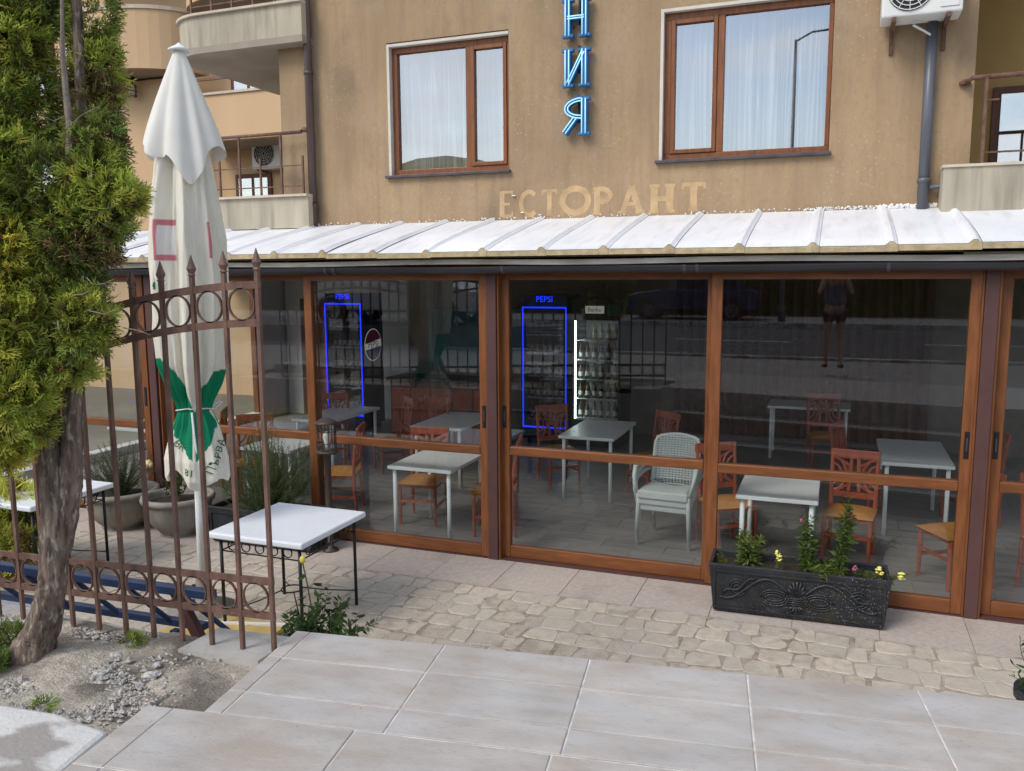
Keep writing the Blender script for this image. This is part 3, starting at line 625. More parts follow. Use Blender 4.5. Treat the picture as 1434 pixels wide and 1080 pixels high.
# ================================================================ MAIN BUILDING
BW = 1.2
bld = thing('apartment_building', 'tan stucco apartment building rising above the white veranda roof', 'building', (-2.2, BW, 0))
def bx(b, x0, x1, y0, y1, z0, z1): return b.box(x0 + 2.2, x1 + 2.2, y0 - BW, y1 - BW, z0, z1)
WX0, WX1, ZT = -5.85, 1.0, 7.2
W1 = (-4.50, -3.13, 3.63, 4.97); W2 = (-1.615, -.11, 3.64, 5.0)
wb = MB()
xs = [WX0, W1[0], W1[1], W2[0], W2[1], WX1]
bx(wb, WX0, WX1, BW, BW + .25, 2.62, 3.63)
for a, b_ in ((xs[0], xs[1]), (xs[2], xs[3]), (xs[4], xs[5])): bx(wb, a, b_, BW, BW + .25, 3.63, 4.985)
bx(wb, WX0, WX1, BW, BW + .25, 4.985, ZT); bx(wb, WX0, WX0 + .3, BW + .25, BW + 6, 2.62, ZT); bx(wb, WX1 - .3, WX1, BW + .25, BW + 6, 2.62, ZT); bx(wb, WX0, WX1, BW + .25, BW + 6, 7.0, ZT); bx(wb, WX0, WX1, BW + 5.8, BW + 6, 2.62, 7)
wb.build('wall', 'stucco', bld)
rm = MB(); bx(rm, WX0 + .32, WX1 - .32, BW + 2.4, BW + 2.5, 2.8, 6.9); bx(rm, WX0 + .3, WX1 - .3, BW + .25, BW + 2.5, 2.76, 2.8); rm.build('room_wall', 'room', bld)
def window(x0, x1, z0, z1, mull, wide_left, label):
    wn = bpy.data.objects.new('window', None); COL.objects.link(wn); wn.parent = bld; wn.location = (x0 + 2.2, 0, z0); W_, H_ = x1 - x0, z1 - z0
    q = MB(); f_ = .06; y0, y1 = .055, .125
    q.box(.03, W_ - .002, y0, y1, H_ - .03 - f_, H_ - .03); q.box(.03, W_ - .002, y0, y1, .0, f_); q.box(.03, .03 + f_, y0, y1, f_, H_ - .03 - f_); q.box(W_ - f_ * .7, W_ - .002, y0, y1, f_, H_ - .03 - f_); q.box(mull - .03, mull + .03, y0, y1, f_, H_ - .03 - f_)
    q.build('frame', 'wood', wn, bevel=.005)
    # opening casement on the narrow light
    a, b_ = (mull + .03, W_ - f_ * .7) if wide_left else (.03 + f_, mull - .03); c, d = (.03 + f_, mull - .03) if wide_left else (mull + .03, W_ - f_ * .7); s_ = MB()
    s_.box(a + .001, a + .04, y0 - .012, y1 - .02, f_ + .001, H_ - .031 - f_); s_.box(b_ - .04, b_ - .001, y0 - .012, y1 - .02, f_ + .001, H_ - .031 - f_); s_.box(a + .04, b_ - .04, y0 - .012, y1 - .02, f_ + .001, f_ + .04); s_.box(a + .04, b_ - .04, y0 - .012, y1 - .02, H_ - .071 - f_, H_ - .031 - f_)
    s_.build('casement', 'wood', wn, bevel=.005)
    for xa, xb, yy, za, zb in ((a + .04, b_ - .04, .08, f_ + .04, H_ - .071 - f_), (c, d, .09, f_, H_ - .03 - f_)): MB().add([(xa, yy, za), (xb, yy, za), (xb, yy, zb), (xa, yy, zb)], [(0, 1, 2, 3)]).build('pane', 'glass_window', wn)
    rv = MB(); rv.box(.0, .028, -.006, .2, .0, H_); rv.box(.028, W_ - .0, -.006, .2, H_ - .028, H_); rv.build('reveal', 'reveal', wn)
    MB().box(-.03, W_ + .02, -.055, .05, -.03, -.002).build('sill', 'sill', wn, bevel=.004)
    cb = MB(); nfr = int(W_ * 10)
    def cf(u, v):
        x = .05 + u * (W_ - .1); ph = u * nfr * 6.28; sp = 1 + .25 * math.sin(u * 17)
        return (x + .012 * math.sin(ph * .5 + v * 2), .26 + .06 * math.sin(ph * sp + .8 * math.sin(v * 3 + u * 9)) * (.6 + .4 * v) + .025 * math.sin(ph * 2.3 + v * 4), .04 + v * (H_ - .09))
    cb.grid(cf, 300, 16); cb.build('curtain', 'curtain', wn, smooth=True)
    return wn
window(*W1, .905, True, ''); window(*W2, .545, False, '')
def pipe(name, x, m, z0, z1, r_):
    p = MB().tube([(x + 2.2, -.075, z0), (x + 2.2, -.075, z1)], r_, 14).build(name, m, bld, smooth=True)
    for z in (3.35, 4.75, 6.2): MB().lathe([(r_ + .001, -.02), (r_ + .008, -.02), (r_ + .008, .02), (r_ + .001, .02)], 14, (x + 2.2, -.075, z), cap=False).build('clamp', m, p, smooth=True)
    return p
pipe('drainpipe', .655, 'pipe', 3.10, 4.72, .044); pipe('drainpipe', -5.42, 'pipe_brown', 3.12, 7.0, .045)
MB().tube([(.70 + 2.2, -.075, 3.29), (.80 + 2.2, -.06, 3.30), (.9 + 2.2, -.1, 3.30)], .022, 8).build('branch_pipe', 'pipe', bld, smooth=True)
# ghost lettering left on the stucco
gx = -3.26
for ch, wdt in zip('ЕСТОРАНТ', (.22, .22, .2, .30, .26, .27, .30, .27)):
    b = MB(); strokes2mesh(b, [(p_, w_ * 1.35) for p_, w_ in GL[ch]], gx + 2.2, 3.165 + random.uniform(-.006, .006), wdt * 1.1, .255, -.0015, .002); b.build('ghost_letter', 'stucco_ghost', bld); gx += wdt + .012
for x, z in ((-3.08, 3.37), (-2.99, 3.20), (-2.80, 3.17)): MB().lathe([(.002, -.006), (.022, -.004), (.016, .004), (.002, .007)], 8, (x + 2.2, -.006, z)).build('plaster_patch', 'foam', bld)
# neon sign
ns = thing('neon_sign', 'vertical blue and white Cyrillic neon letters on the tan wall', 'sign', (-2.4, BW, 3.9))
for ch, z in (('Н', .92), ('И', .465), ('Я', .012)):
    b = MB(); strokes2mesh(b, GL[ch], -.165, z, .37, .345, -.10, -.035); lo = b.build('letter', 'neon_body', ns); tb = MB()
    for pl_, wd in GL[ch]:
        if wd < .08: continue
        for sgn in (-1, 1):
            pts = []
            for i, p in enumerate(pl_):
                a = Vector(pl_[max(i - 1, 0)]); c = Vector(pl_[min(i + 1, len(pl_) - 1)]); d = (c - a).normalized(); q = Vector(p) + Vector((-d.y, d.x)) * wd * .30 * sgn
                pts.append((-.165 + q.x * .37, -.112, z + (.03 + q.y * .94) * .345))
            tb.tube(pts, .0062, 6)
    tb.build('tube', 'neon_tube', lo, smooth=True); [MB().box(x_, x_ + .015, -.036, 0, z + .1, z + .12).build('standoff', 'pipe', lo) for x_ in (-.06, .06)]
for z in (.14, .6, 1.05): MB().box(-.0, .012, -.034, 0, z, z + .25).build('cable', 'black', ns)
# air conditioner
def aircon(label, loc, rz=0, s_=1.):
    a = thing('air_conditioner', label, 'air conditioner', loc, rz)
    MB().box(-.40 * s_, .40 * s_, -.34, -.06, 0, .55 * s_).build('casing', 'ac_white', a, bevel=.015)
    f_ = MB()
    for k in range(5): f_.ring((-.12 * s_, -.352, .28 * s_), (.04 + .045 * k) * s_, .006, .008, 'y', 28)
    for k in range(12): t = k * math.pi / 6; f_.bar((-.12 * s_ + .03 * math.cos(t), -.352, .28 * s_ + .03 * math.sin(t)), (-.12 * s_ + .23 * s_ * math.cos(t), -.352, .28 * s_ + .23 * s_ * math.sin(t)), .005, .005, (0, 1, 0))
    MB().lathe([(.23 * s_, 0), (.23 * s_, .004)], 28, (0, 0, 0)).build('fan_opening', 'black', a, loc=(-.12 * s_, -.341, .28 * s_)).rotation_euler = (math.pi / 2, 0, 0)
    f_.build('grille', 'ac_white', a); MB().box(.18 * s_, .36 * s_, -.348, -.341, .06 * s_, .5 * s_).build('panel', 'ac_white', a)
    for x in (-.27 * s_, .27 * s_):
        MB().bar((x, -.36, -.02), (x, 0, -.02), .03, .035).bar((x, -.012, -.03), (x, -.012, -.22), .03, .02).build('bracket', 'rust', a)
    return a
aircon('white outdoor air conditioner unit on brackets above the grey drainpipe', (.55, BW, 4.63), 0, .74)
MB().tube([(.5 + 2.2, -.2, 4.59), (.58 + 2.2, -.16, 4.55), (.64 + 2.2, -.12, 4.52)], .009, 6).build('hose', 'white_plastic', bld)

# ---- left wing: pier, recess wall, two balconies
lw = thing('balcony_wing', 'tan wing with stacked grey balconies left of the brown drainpipe', 'building', (-6.2, 1.0, 2.6))
lx, ly, lz = 6.2, -1.0, -2.6
def lb(b, x0, x1, y0, y1, z0, z1): return b.box(x0 + lx, x1 + lx, y0 + ly, y1 + ly, z0 + lz, z1 + lz)
b = MB(); lb(b, -7.15, -5.86, 3.2, 3.4, 2.62, 7.2); b.build('recess_wall', 'stucco', lw)
b = MB(); lb(b, -7.15, -5.86, 1.2, 3.2, 2.62, 3.05); b.build('terrace_slab', 'soffit', lw)
def slab(z0, z1, name, m):
    b = MB(); pts = [(-5.40, 1.0), (-6.75, 1.0)] + [(-6.75 - .55 * math.sin(t), 1.55 - .55 * math.cos(t)) for t in np.linspace(.15, math.pi / 2, 8)] + [(-7.3, 3.18), (-5.862, 3.18), (-5.862, 1.195), (-5.40, 1.195)]
    b.prism([(x + lx, y + ly) for x, y in pts], z0 + lz, z1 + lz); return b.build(name, m, lw)
def parapet(z0, z1):
    pts = [(-5.40, 1.0), (-6.75, 1.0)] + [(-6.75 - .55 * math.sin(t), 1.55 - .55 * math.cos(t)) for t in np.linspace(.15, math.pi / 2, 8)] + [(-7.3, 3.18)]
    b = MB()
    b.strip([(x + lx, y + ly + .06) for x, y in pts], .12, z0 + lz, z1 + lz)
    p = b.build('parapet', 'parapet', lw); c = MB()
    c.strip([(x + lx, y + ly + .05) for x, y in pts], .17, z1 + lz, z1 + .024 + lz)
    c.build('coping', 'coping', p); return pts
slab(5.05, 5.12, 'balcony_slab', 'soffit'); parapet(5.12, 5.45); parapet(3.10, 3.44)
def rail(parent, ox, oy, oz, x0, x1, y, zb, zt):
    MB().tube([(x0 + ox, y + oy, zt + oz), (x1 + ox, y + oy, zt + oz)], .018, 8).build('handrail', 'iron', parent, smooth=True)
    for z in (zb + .1, zb + .32): MB().bar((x0 + ox, y + oy, z + oz), (x1 + ox, y + oy, z + oz), .012, .012).build('rail', 'iron', parent)
    n = max(2, int((x1 - x0) / .28)); 
    for i in range(n + 1):
        x = x0 + (x1 - x0) * i / n; zt_ = zt if i % 2 == 0 else zb + .42
        MB().bar((x + ox, y + oy, zb + oz), (x + ox, y + oy, zt_ + oz), .02, .02).build('baluster', 'iron', parent)
rail(lw, lx, ly, lz, -6.9, -5.5, 1.07, 3.46, 4.13); rail(lw, lx, ly, lz, -6.9, -5.5, 1.07, 5.47, 6.1)
MB().lathe([(.02, 0), (.05, .02), (.02, .05)], 12, (-5.48 + lx, 1.1 + ly, 4.13 + lz)).build('rail_flange', 'iron', lw)
aircon('white air conditioner on the recessed wall under the balcony lamp', (-6.45, 3.2, 4.35))
def ceiling_lamp(loc, label, s_=1.):
    t = thing('hanging_lamp', label, 'lamp', loc); MB().lathe([(.05 * s_, 0), (.05 * s_, -.03 * s_), (.02 * s_, -.05 * s_), (.02 * s_, -.09 * s_), (.07 * s_, -.12 * s_)], 12).build('mount', 'black', t)
    MB().lathe([(.055 * s_, -.12 * s_), (.065 * s_, -.2 * s_), (.05 * s_, -.27 * s_)], 8).build('lamp_glass', 'lampglass', t)
    c = MB()
    for k in range(6): a = k * math.pi / 3; c.bar((.06 * s_ * math.cos(a), .06 * s_ * math.sin(a), -.12 * s_), (.06 * s_ * math.cos(a), .06 * s_ * math.sin(a), -.27 * s_), .01 * s_, .01 * s_)
    c.ring((0, 0, -.2 * s_), .07 * s_, .01 * s_, .01 * s_, 'z', 12); c.ring((0, 0, -.27 * s_), .055 * s_, .02 * s_, .012 * s_, 'z', 12); c.build('cage', 'black', t)
ceiling_lamp((-6.02, 1.75, 5.05), 'black lantern lamp hanging under the grey balcony', 1.15)
# right balcony
rw = thing('balcony_wing', 'ochre recess with a rusty railing and grey parapet right of the drainpipe', 'building', (2.2, .9, 2.6))
qx, qy, qz = -2.2, -.9, -2.6
def rb_(b, x0, x1, y0, y1, z0, z1): return b.box(x0 + qx, x1 + qx, y0 + qy, y1 + qy, z0 + qz, z1 + qz)
b = MB(); rb_(b, 1.002, 4.4, 2.7, 2.9, 2.62, 7.2); b.build('recess_wall', 'ochre', rw)
b = MB(); rb_(b, 1.002, 4.4, .9, 2.7, 2.9, 3.05); b.build('balcony_slab', 'soffit', rw); b = MB(); rb_(b, 1.002, 4.4, 1.0, 2.7, 5.6, 5.75); b.build('upper_slab', 'soffit', rw)
b = MB(); rb_(b, .78, 4.4, .9, 1.02, 3.06, 3.425); p = b.build('parapet', 'parapet', rw); b = MB(); rb_(b, .77, 4.4, .885, 1.035, 3.425, 3.447); b.build('coping', 'coping', p)
b = MB(); rb_(b, .78, 1.0, 1.02, 1.196, 3.06, 3.42); b.build('return', 'parapet', rw)
MB().tube([(.93 + qx, 1.19 + qy, 4.13 + qz), (.96 + qx, 1.0 + qy, 4.135 + qz), (4.3 + qx, 1.0 + qy, 4.16 + qz)], .02, 8).build('handrail', 'rust', rw, smooth=True)
for x in (1.06, 1.9, 2.7): MB().bar((x + qx, .98 + qy, 3.44 + qz), (x + qx, .98 + qy, 4.13 + qz), .024, .024).build('baluster', 'rust', rw)
for z in (3.54, 3.95): MB().bar((1.06 + qx, .98 + qy, z + qz), ((4.3 if z < 3.7 else 1.16) + qx, .98 + qy, z + qz), .014, .014).build('rail', 'rust', rw)
MB().lathe([(.045, -.01), (.045, .01), (.02, .03)], 12, (.93 + qx, 1.185 + qy, 4.13 + qz)).build('rail_flange', 'rust', rw)
b = MB(); rb_(b, 1.35, 2.5, 2.66, 2.698, 3.06, 4.35); dw = b.build('door', 'int_brown', rw); b = MB(); rb_(b, 1.42, 2.43, 2.645, 2.659, 3.12, 4.28); b.build('pane', 'glass_window', dw)

# ---- far peach building with curved balconies
fbd = thing('far_building', 'peach stucco apartment building with curved balconies behind the folded parasol', 'building', (-14, 9.5, 0))
kx, ky = 14, -9.5
def fbx(b, x0, x1, y0, y1, z0, z1): return b.box(x0 + kx, x1 + kx, y0 + ky, y1 + ky, z0, z1)
b = MB(); fbx(b, -24, -9.2, 9.6, 16, -.3, 12.5); b.build('wall', 'stucco_far', fbd)
b = MB(); fbx(b, -17.5, -14.2, 8.9, 9.598, 3.4, 7.05); b.build('bay_wall', 'stucco_far', fbd)
def curved(cx, r_, z0, z1, zt):
    b = MB(); pts = [(cx + r_ * math.cos(t), 9.3 + r_ * math.sin(t) * .75) for t in np.linspace(math.pi, 2 * math.pi, 22)]
    b.prism([(x + kx, y + ky) for x, y in pts] , z0, z0 + .15); b.build('balcony_floor', 'soffit', fbd); c = MB(); d = MB()
    c.strip([(x + kx, y + ky) for x, y in pts], .12, z0 + .002, z1); d.strip([(x + kx, y + ky) for x, y in pts], .18, z1, z1 + .08)
    c.build('balcony_parapet', 'stucco_far', fbd); d.build('balcony_coping', 'coping', fbd)
    MB().tube([(x + kx, y + ky, zt) for x, y in pts], .03, 6).build('handrail', 'iron', fbd)
curved(-15.4, 1.75, 7.1, 8.35, 8.8); curved(-15.4, 1.75, 9.9, 11.1, 11.5); curved(-12.5, 1.3, 8.4, 9.0, 9.4)
for z0 in (5.45, 2.5): 
    b = MB(); fbx(b, -13.6, -9.3, 8.2, 8.35, z0, z0 + .95); b.build('balcony_parapet', 'stucco_far', fbd); b = MB(); fbx(b, -13.6, -9.3, 8.36, 9.598, z0, z0 + .15); b.build('balcony_floor', 'soffit', fbd)
    b = MB(); fbx(b, -13.65, -9.3, 8.16, 8.38, z0 + .95, z0 + 1.0); b.build('balcony_coping', 'coping', fbd)
    MB().bar((-13.6 + kx, 8.27 + ky, z0 + 1.3), (-9.3 + kx, 8.27 + ky, z0 + 1.3), .05, .05).build('handrail', 'iron', fbd)
for x0, x1, z0, z1 in ((-13.2, -12.2, 3.0, 4.9), (-11.8, -10.6, 3.0, 4.9), (-13.2, -12.2, 5.9, 7.6), (-11.8, -10.4, 5.9, 7.6), (-20, -18.6, 4, 5.6), (-20, -18.6, 7, 8.6), (-11.9, -10.6, 8.9, 10.4)):
    b = MB(); fbx(b, x0, x1, 9.55, 9.597, z0, z1); wn = b.build('window', 'int_brown', fbd); b = MB(); fbx(b, x0 + .1, (x0 + x1) / 2 - .04, 9.535, 9.548, z0 + .1, z1 - .1); fbx(b, (x0 + x1) / 2 + .04, x1 - .1, 9.535, 9.548, z0 + .1, z1 - .1); b.build('pane', 'glass_window', wn)
aircon('white air conditioner on the peach building beyond the railing', (-12.0, 9.59, 4.95), 0, 1.2)
aircon('white air conditioner on the peach building beside the conifer', (-16.6, 8.88, 7.2), 0, 1.3)
ceiling_lamp((-15.3, 8.7, 7.1), 'black lantern under the curved peach balcony', 1.6)

# ================================================================ OUTDOOR OBJECTS
# ---- iron fence
FY = -4.215
fence = thing('iron_fence', 'rusty brown wrought iron fence with spear tips and a row of rings', 'fence', (-2.06, FY, gz(-2.06)))
fx0, fz0 = 2.06, -gz(-2.06)
def ztop(x):
    k = (x + 2.0) / 2.4; k = k - round(k); return 2.562 - .19 * (k * 2) ** 2 + .006 * (x + 2)
NB = 40; SP = .1556
FS = (FY - CAM.y) / (-4.26 - CAM.y)
def fpt(x): return x * FS
xsb = [-2.06 * FS - i * SP * FS for i in range(NB)]
def flat(pts, w_, h_, name): 
    b = MB()
    for p, q in zip(pts[:-1], pts[1:]): b.bar(p, q, w_, h_)
    return b.build(name, 'iron', fence)
def L_(x, z): return (x + fx0, 0, z + fz0)
for off, nm in ((0, 'top_rail'), (-.148, 'top_rail')): flat([L_(x, ztop(x) + off) for x in np.linspace(xsb[0] + .012, xsb[-1], 90)], .012, .03, nm)
zb1 = lambda x: gz(x) + .325; zb2 = lambda x: gz(x) + .178
for fn in (zb1, zb2): flat([L_(xsb[0] + .012, fn(xsb[0])), L_(xsb[-1], fn(xsb[-1]))], .012, .03, 'bottom_rail')
for i, x in enumerate(xsb):
    zt = ztop(x) + .055
    bo = MB().bar(L_(x, gz(x) + .015), L_(x, zt), .0165, .0165, (0, 1, 0)).build('bar', 'iron', fence)
    MB().lathe([(.009, 0), (.016, .004), (.011, .012), (.019, .03), (.012, .05), (.0015, .085)], 8, L_(x, zt)).build('spear_tip', 'iron', bo)
    if i < NB - 1:
        xm = (x + xsb[i + 1]) / 2
        MB().ring(L_(xm, ztop(xm) - .074), .062, .005, .012, 'y', 22).build('ring', 'iron', fence); MB().ring(L_(xm, (zb1(xm) + zb2(xm)) / 2), .062, .005, .012, 'y', 22).build('ring', 'iron', fence)

# ---- conifer by the fence
TX, TY = -3.02, -4.52
tree = thing('conifer_tree', 'twin trunked thuja tree with bright green and browning sprays before the fence', 'tree', (TX, TY, gz(TX)))
def trunk(pts, rs, name, m='bark', n=36):
    b = MB(); P = [Vector(p) for p in pts]; K = 130; pp = []; rr = []
    for i in range(K + 1):
        t = i / K * (len(P) - 1); j = min(int(t), len(P) - 2); u = t - j; u = u * u * (3 - 2 * u); pp.append(P[j].lerp(P[j + 1], u)); rr.append(rs[j] + (rs[j + 1] - rs[j]) * u)
    b.tube(pp, rr, n); ph = [random.uniform(0, 6.28) for _ in range(n)]
    for i in range(len(b.v)):
        x, y, z = b.v[i]; k = i % n; a = 6.2832 * k / n
        s_ = 1 + .08 * math.sin(3 * a + z * 7) + .07 * math.sin(9 * a + 2.2 * math.sin(z * 14)) + .05 * math.sin(17 * a + 3 * math.sin(z * 23 + ph[k] * .3)) + random.uniform(-.05, .05)
        c = pp[min(i // n, K)]; b.v[i] = (c.x + (x - c.x) * s_, c.y + (y - c.y) * s_, z)
    return b.build(name, m, tree, smooth=True)
# local z is measured from the soil; the trunk leans to the right going up, then splits
trunk([(-.10, -.02, -.05), (-.02, 0, .12), (.065, .01, .34), (.10, .02, .65), (.085, .04, .95), (.06, .05, 1.35), (.05, .05, 1.9), (.03, .05, 2.5)], [.105, .066, .051, .048, .043, .037, .031, .022], 'trunk')
trunk([(.10, .03, .48), (.155, .05, .72), (.185, .06, .95), (.20, .07, 1.2), (.25, .10, 1.7), (.29, .12, 2.3), (.32, .12, 2.9)], [.036, .042, .037, .033, .027, .02, .012], 'trunk')
trunk([(.25, .06, 1.5), (.285, .05, 1.75), (.275, .05, 1.95), (.30, .05, 2.15), (.29, .05, 2.4), (.315, .05, 2.7)], [.014, .017, .013, .014, .009, .004], 'dead_trunk', 'deadwood', 14)
tw = MB()
for i in range(22):
    if i < 12: p = Vector((.285, .04, random.uniform(1.7, 2.5))); d = Vector((random.uniform(-.1, .24), random.uniform(-.1, .05), random.uniform(-.06, .1)))
    else: p = Vector((random.uniform(.3, .46), random.uniform(-.1, .1), random.uniform(1.38, 1.6))); d = Vector((random.uniform(.03, .2), random.uniform(-.1, .05), random.uniform(-.04, .06)))
    tw.tube([p, p + d * .5 + Vector((0, 0, random.uniform(-.02, .02))), p + d], [.0025, .002, .001], 5)
tw.build('dead_twigs', 'deadwood', tree)['kind'] = 'stuff'
tcols = {'b': (.46, .52, .10), 'g': (.30, .38, .09), 'd': (.18, .26, .065), 'y': (.56, .56, .10), 'br': (.34, .26, .12)}
# blobs: world x, y, z, radii -> local
tb = [(-3.14, -4.5, 3.6, .2, .2, .28, 'g'), (-2.97, -4.45, 3.66, .13, .2, .16, 'd'), (-3.12, -4.55, 3.25, .22, .2, .23, 'b'), (-2.96, -4.45, 3.28, .11, .16, .2, 'g'), (-2.92, -4.5, 3.48, .09, .12, .14, 'b'),
      (-3.10, -4.6, 2.88, .23, .2, .22, 'b'), (-2.98, -4.58, 2.72, .15, .16, .15, 'y'), (-3.14, -4.6, 2.54, .2, .2, .2, 'b'), (-2.95, -4.62, 2.44, .17, .17, .16, 'b'), (-3.07, -4.66, 2.24, .22, .2, .2, 'y'), (-2.92, -4.66, 2.15, .14, .15, .13, 'b'), (-3.15, -4.66, 2.0, .2, .18, .14, 'b'), (-3.0, -4.68, 1.95, .12, .13, .09, 'y'), (-2.86, -4.6, 2.02, .05, .06, .07, 'b'),
      (-2.75, -4.3, 3.62, .07, .1, .2, 'g'), (-2.74, -4.3, 3.40, .08, .1, .12, 'b'), (-2.75, -4.32, 3.28, .07, .1, .10, 'br'), (-2.71, -4.35, 3.12, .08, .11, .12, 'g'), (-2.77, -4.35, 3.0, .11, .13, .13, 'd'), (-2.69, -4.38, 2.98, .08, .12, .11, 'b'), (-2.62, -4.38, 2.90, .09, .12, .07, 'b'), (-2.68, -4.38, 2.80, .08, .12, .08, 'g'), (-2.78, -4.42, 2.82, .12, .14, .12, 'b'), (-2.75, -4.42, 2.71, .11, .12, .08, 'br'), (-2.80, -4.45, 2.65, .11, .13, .14, 'd'), (-2.70, -4.48, 2.44, .08, .1, .12, 'b'), (-2.74, -4.5, 2.37, .10, .11, .09, 'g'), (-2.82, -4.5, 2.26, .10, .12, .11, 'b'), (-2.86, -4.5, 2.95, .1, .13, .14, 'g'), (-2.84, -4.5, 2.5, .1, .13, .14, 'b'), (-2.9, -4.55, 2.6, .1, .13, .14, 'y'), (-2.98, -4.6, 3.05, .13, .14, .14, 'b'), (-3.05, -4.7, 2.4, .14, .1, .14, 'b')]
blob_sprays([(x - TX, y - TY, z - gz(TX), a, b_, c, k) for x, y, z, a, b_, c, k in tb], 1900, .056, tcols, tree, 'crown', upb=.25)

# ---- folded parasol
UX, UY = -4.45, -2.0
para = thing('parasol', 'tall folded cream and green beer parasol tied with a cord', 'parasol', (UX, UY, 0))
thf = math.atan2(CAM.y - UY, CAM.x - UX)
ZT_ = 4.16
prof = [(1.03, .20), (1.10, .225), (1.24, .225), (1.40, .185), (1.52, .14), (1.60, .115), (1.68, .135), (1.80, .185), (1.95, .225), (2.2, .245), (2.5, .25), (2.85, .24), (3.2, .205), (3.5, .165), (3.8, .115), (4.05, .06), (4.16, .03)]
pz = [p[0] for p in prof]; pr = [p[1] for p in prof]
def folds(th, z, k=1.):
    d = th - thf
    return 1 + k * (.15 * math.cos(6 * d + .5 * math.sin(z * 1.4)) * (.5 + .5 * math.cos(2 * d + 1)) + .10 * math.cos(9 * d + 1.2 + .8 * math.sin(z * 2.1)) + .05 * math.cos(17 * d - z * 1.5) + .02 * math.sin(31 * d + z * 3) + .012 * math.sin(23 * d + z * 19) * math.sin(z * 7 + d * 3) + .008 * math.sin(47 * d - z * 11))
def usurf(th, z):
    tie = math.exp(-((z - 1.6) / .09) ** 2); r_ = float(np.interp(z, pz, pr)) * folds(th, z, 1 - .45 * tie - .55 * max(0, min(1, (1.5 - z) / .12)))
    if z < 1.6: r_ *= 1 + .12 * math.sin(2 * (th - thf) + .5) * (1.6 - z) / .5
    return r_
CRE, GRN, RED, WHT = (.86, .82, .71), (.012, .24, .12), (.62, .22, .25), (.80, .79, .77)
def ucol(th, z):
    d = (th - thf + math.pi) % (2 * math.pi) - math.pi; s_ = math.sin(d) * (1 if abs(d) < math.pi / 2 else -1)
    if z >= 1.6:
        lim = .04 + (z - 1.6) / .42 * .8
        if abs(d) < math.pi / 2 and abs(s_) > lim and z < (2.0 if s_ < 0 else 1.9): return GRN
    else:
        lim = min(.96, (z - 1.24) / .24) + .03 * math.sin(z * 30)
        if z > 1.2 and abs(s_ + .05) < lim and not (-.12 < s_ < -.04 and z < 1.5): return GRN
    if abs(d) < math.pi / 2:
        if -.92 < s_ < -.40 and 2.70 < z < 2.98: return WHT if (s_ > -.72 and 2.735 < z < 2.945) else RED
        if .52 < s_ < .66 and 2.72 < z < 2.97 and s_ < .60 + (2.97 - z) * .2: return RED
        if ((s_ + .84) / .1) ** 2 + ((z - 2.52) / .055) ** 2 < 1: return (.02, .16, .07)
    return CRE
def cloth(name, fn, cf, nu, nv):
    b = MB(); b.grid(fn, nu, nv, True); me = b.mesh(name, 'cloth', True, fix=False)
    at = me.color_attributes.new('Col', 'FLOAT_COLOR', 'POINT'); cols = []
    for j in range(nv + 1):
        for i in range(nu): cols += [*cf(i / nu, j / nv), 1]
    at.data.foreach_set('color', cols); o = bpy.data.objects.new(name, me); COL.objects.link(o); o.parent = para; return o
def uth(u): return thf - math.pi + u * 2 * math.pi
def uz(u, v):
    z = 1.10 + v * (ZT_ - 1.10); d = uth(u) - thf
    return z - (1 - v) ** 6 * (.05 * math.cos(4 * d + .6) + .05 * math.cos(2 * d - 1.0))
cloth('canopy', lambda u, v: (usurf(uth(u), uz(u, v)) * math.cos(uth(u)), usurf(uth(u), uz(u, v)) * math.sin(uth(u)), uz(u, v)), lambda u, v: ucol(uth(u), uz(u, v)), 288, 300)
def vent(u, v):
    th = uth(u); d = th - thf; hem = 3.46 - .24 * math.exp(-((d - .05) / .42) ** 2) + .05 * math.cos(5 * d + 1); z = 4.175 - v * (4.175 - hem)
    r_ = (.035 + .222 * (1 - (1 - v) ** 1.25) ** 1.05) * (1 + v * (.10 * math.cos(5 * d + .3) + .08 * math.cos(8 * d + 2) + .04 * math.cos(13 * d))) 
    return (r_ * math.cos(th), r_ * math.sin(th), z)
cloth('vent_flap', vent, lambda u, v: (.86, .84, .77), 200, 60)
MB().lathe([(.07, 0), (.075, .012), (.045, .03), (.02, .045), (.004, .06)], 20, (0, 0, 4.165)).build('finial', 'white_plastic', para, smooth=True)
pole = MB().lathe([(.027, .05), (.027, 1.5)], 14).build('pole', 'white_plastic', para, smooth=True)
MB().lathe([(.26, 0), (.26, .05), (.06, .06), (.045, .30), (.034, .32)], 24).build('base', 'pot', para, smooth=True)
lat = Vector((-math.sin(thf), math.cos(thf), 0)); para.rotation_euler = Matrix.Rotation(.013, 4, Vector((-lat.y, lat.x, 0))).to_euler(); front = Vector((math.cos(thf), math.sin(thf), 0))
for z in (.24, .12): MB().tube([tuple(-lat * .02 + Vector((0, 0, z))), tuple(-lat * .075 + Vector((0, 0, z)))], .014, 8).build('knob', 'black', pole)
MB().tube([(usurf(thf + t, 1.6 + .02 * math.sin(t)) * 1.04 * math.cos(thf + t), usurf(thf + t, 1.6 + .02 * math.sin(t)) * 1.04 * math.sin(thf + t), 1.6 + .025 * math.cos(t)) for t in np.linspace(0, 2 * math.pi, 60)[:-1]], .005, 6, closed=True).build('tie_cord', 'white_plastic', para)
MB().tube([tuple(lat * .12 + front * .02 + Vector((0, 0, 1.62))), tuple(lat * .18 + front * .02 + Vector((0, 0, 1.66))), tuple(lat * .2 + Vector((0, 0, 1.65))), tuple(lat * .14 + Vector((0, 0, 1.60)))], .005, 6).build('cord_end', 'white_plastic', para)
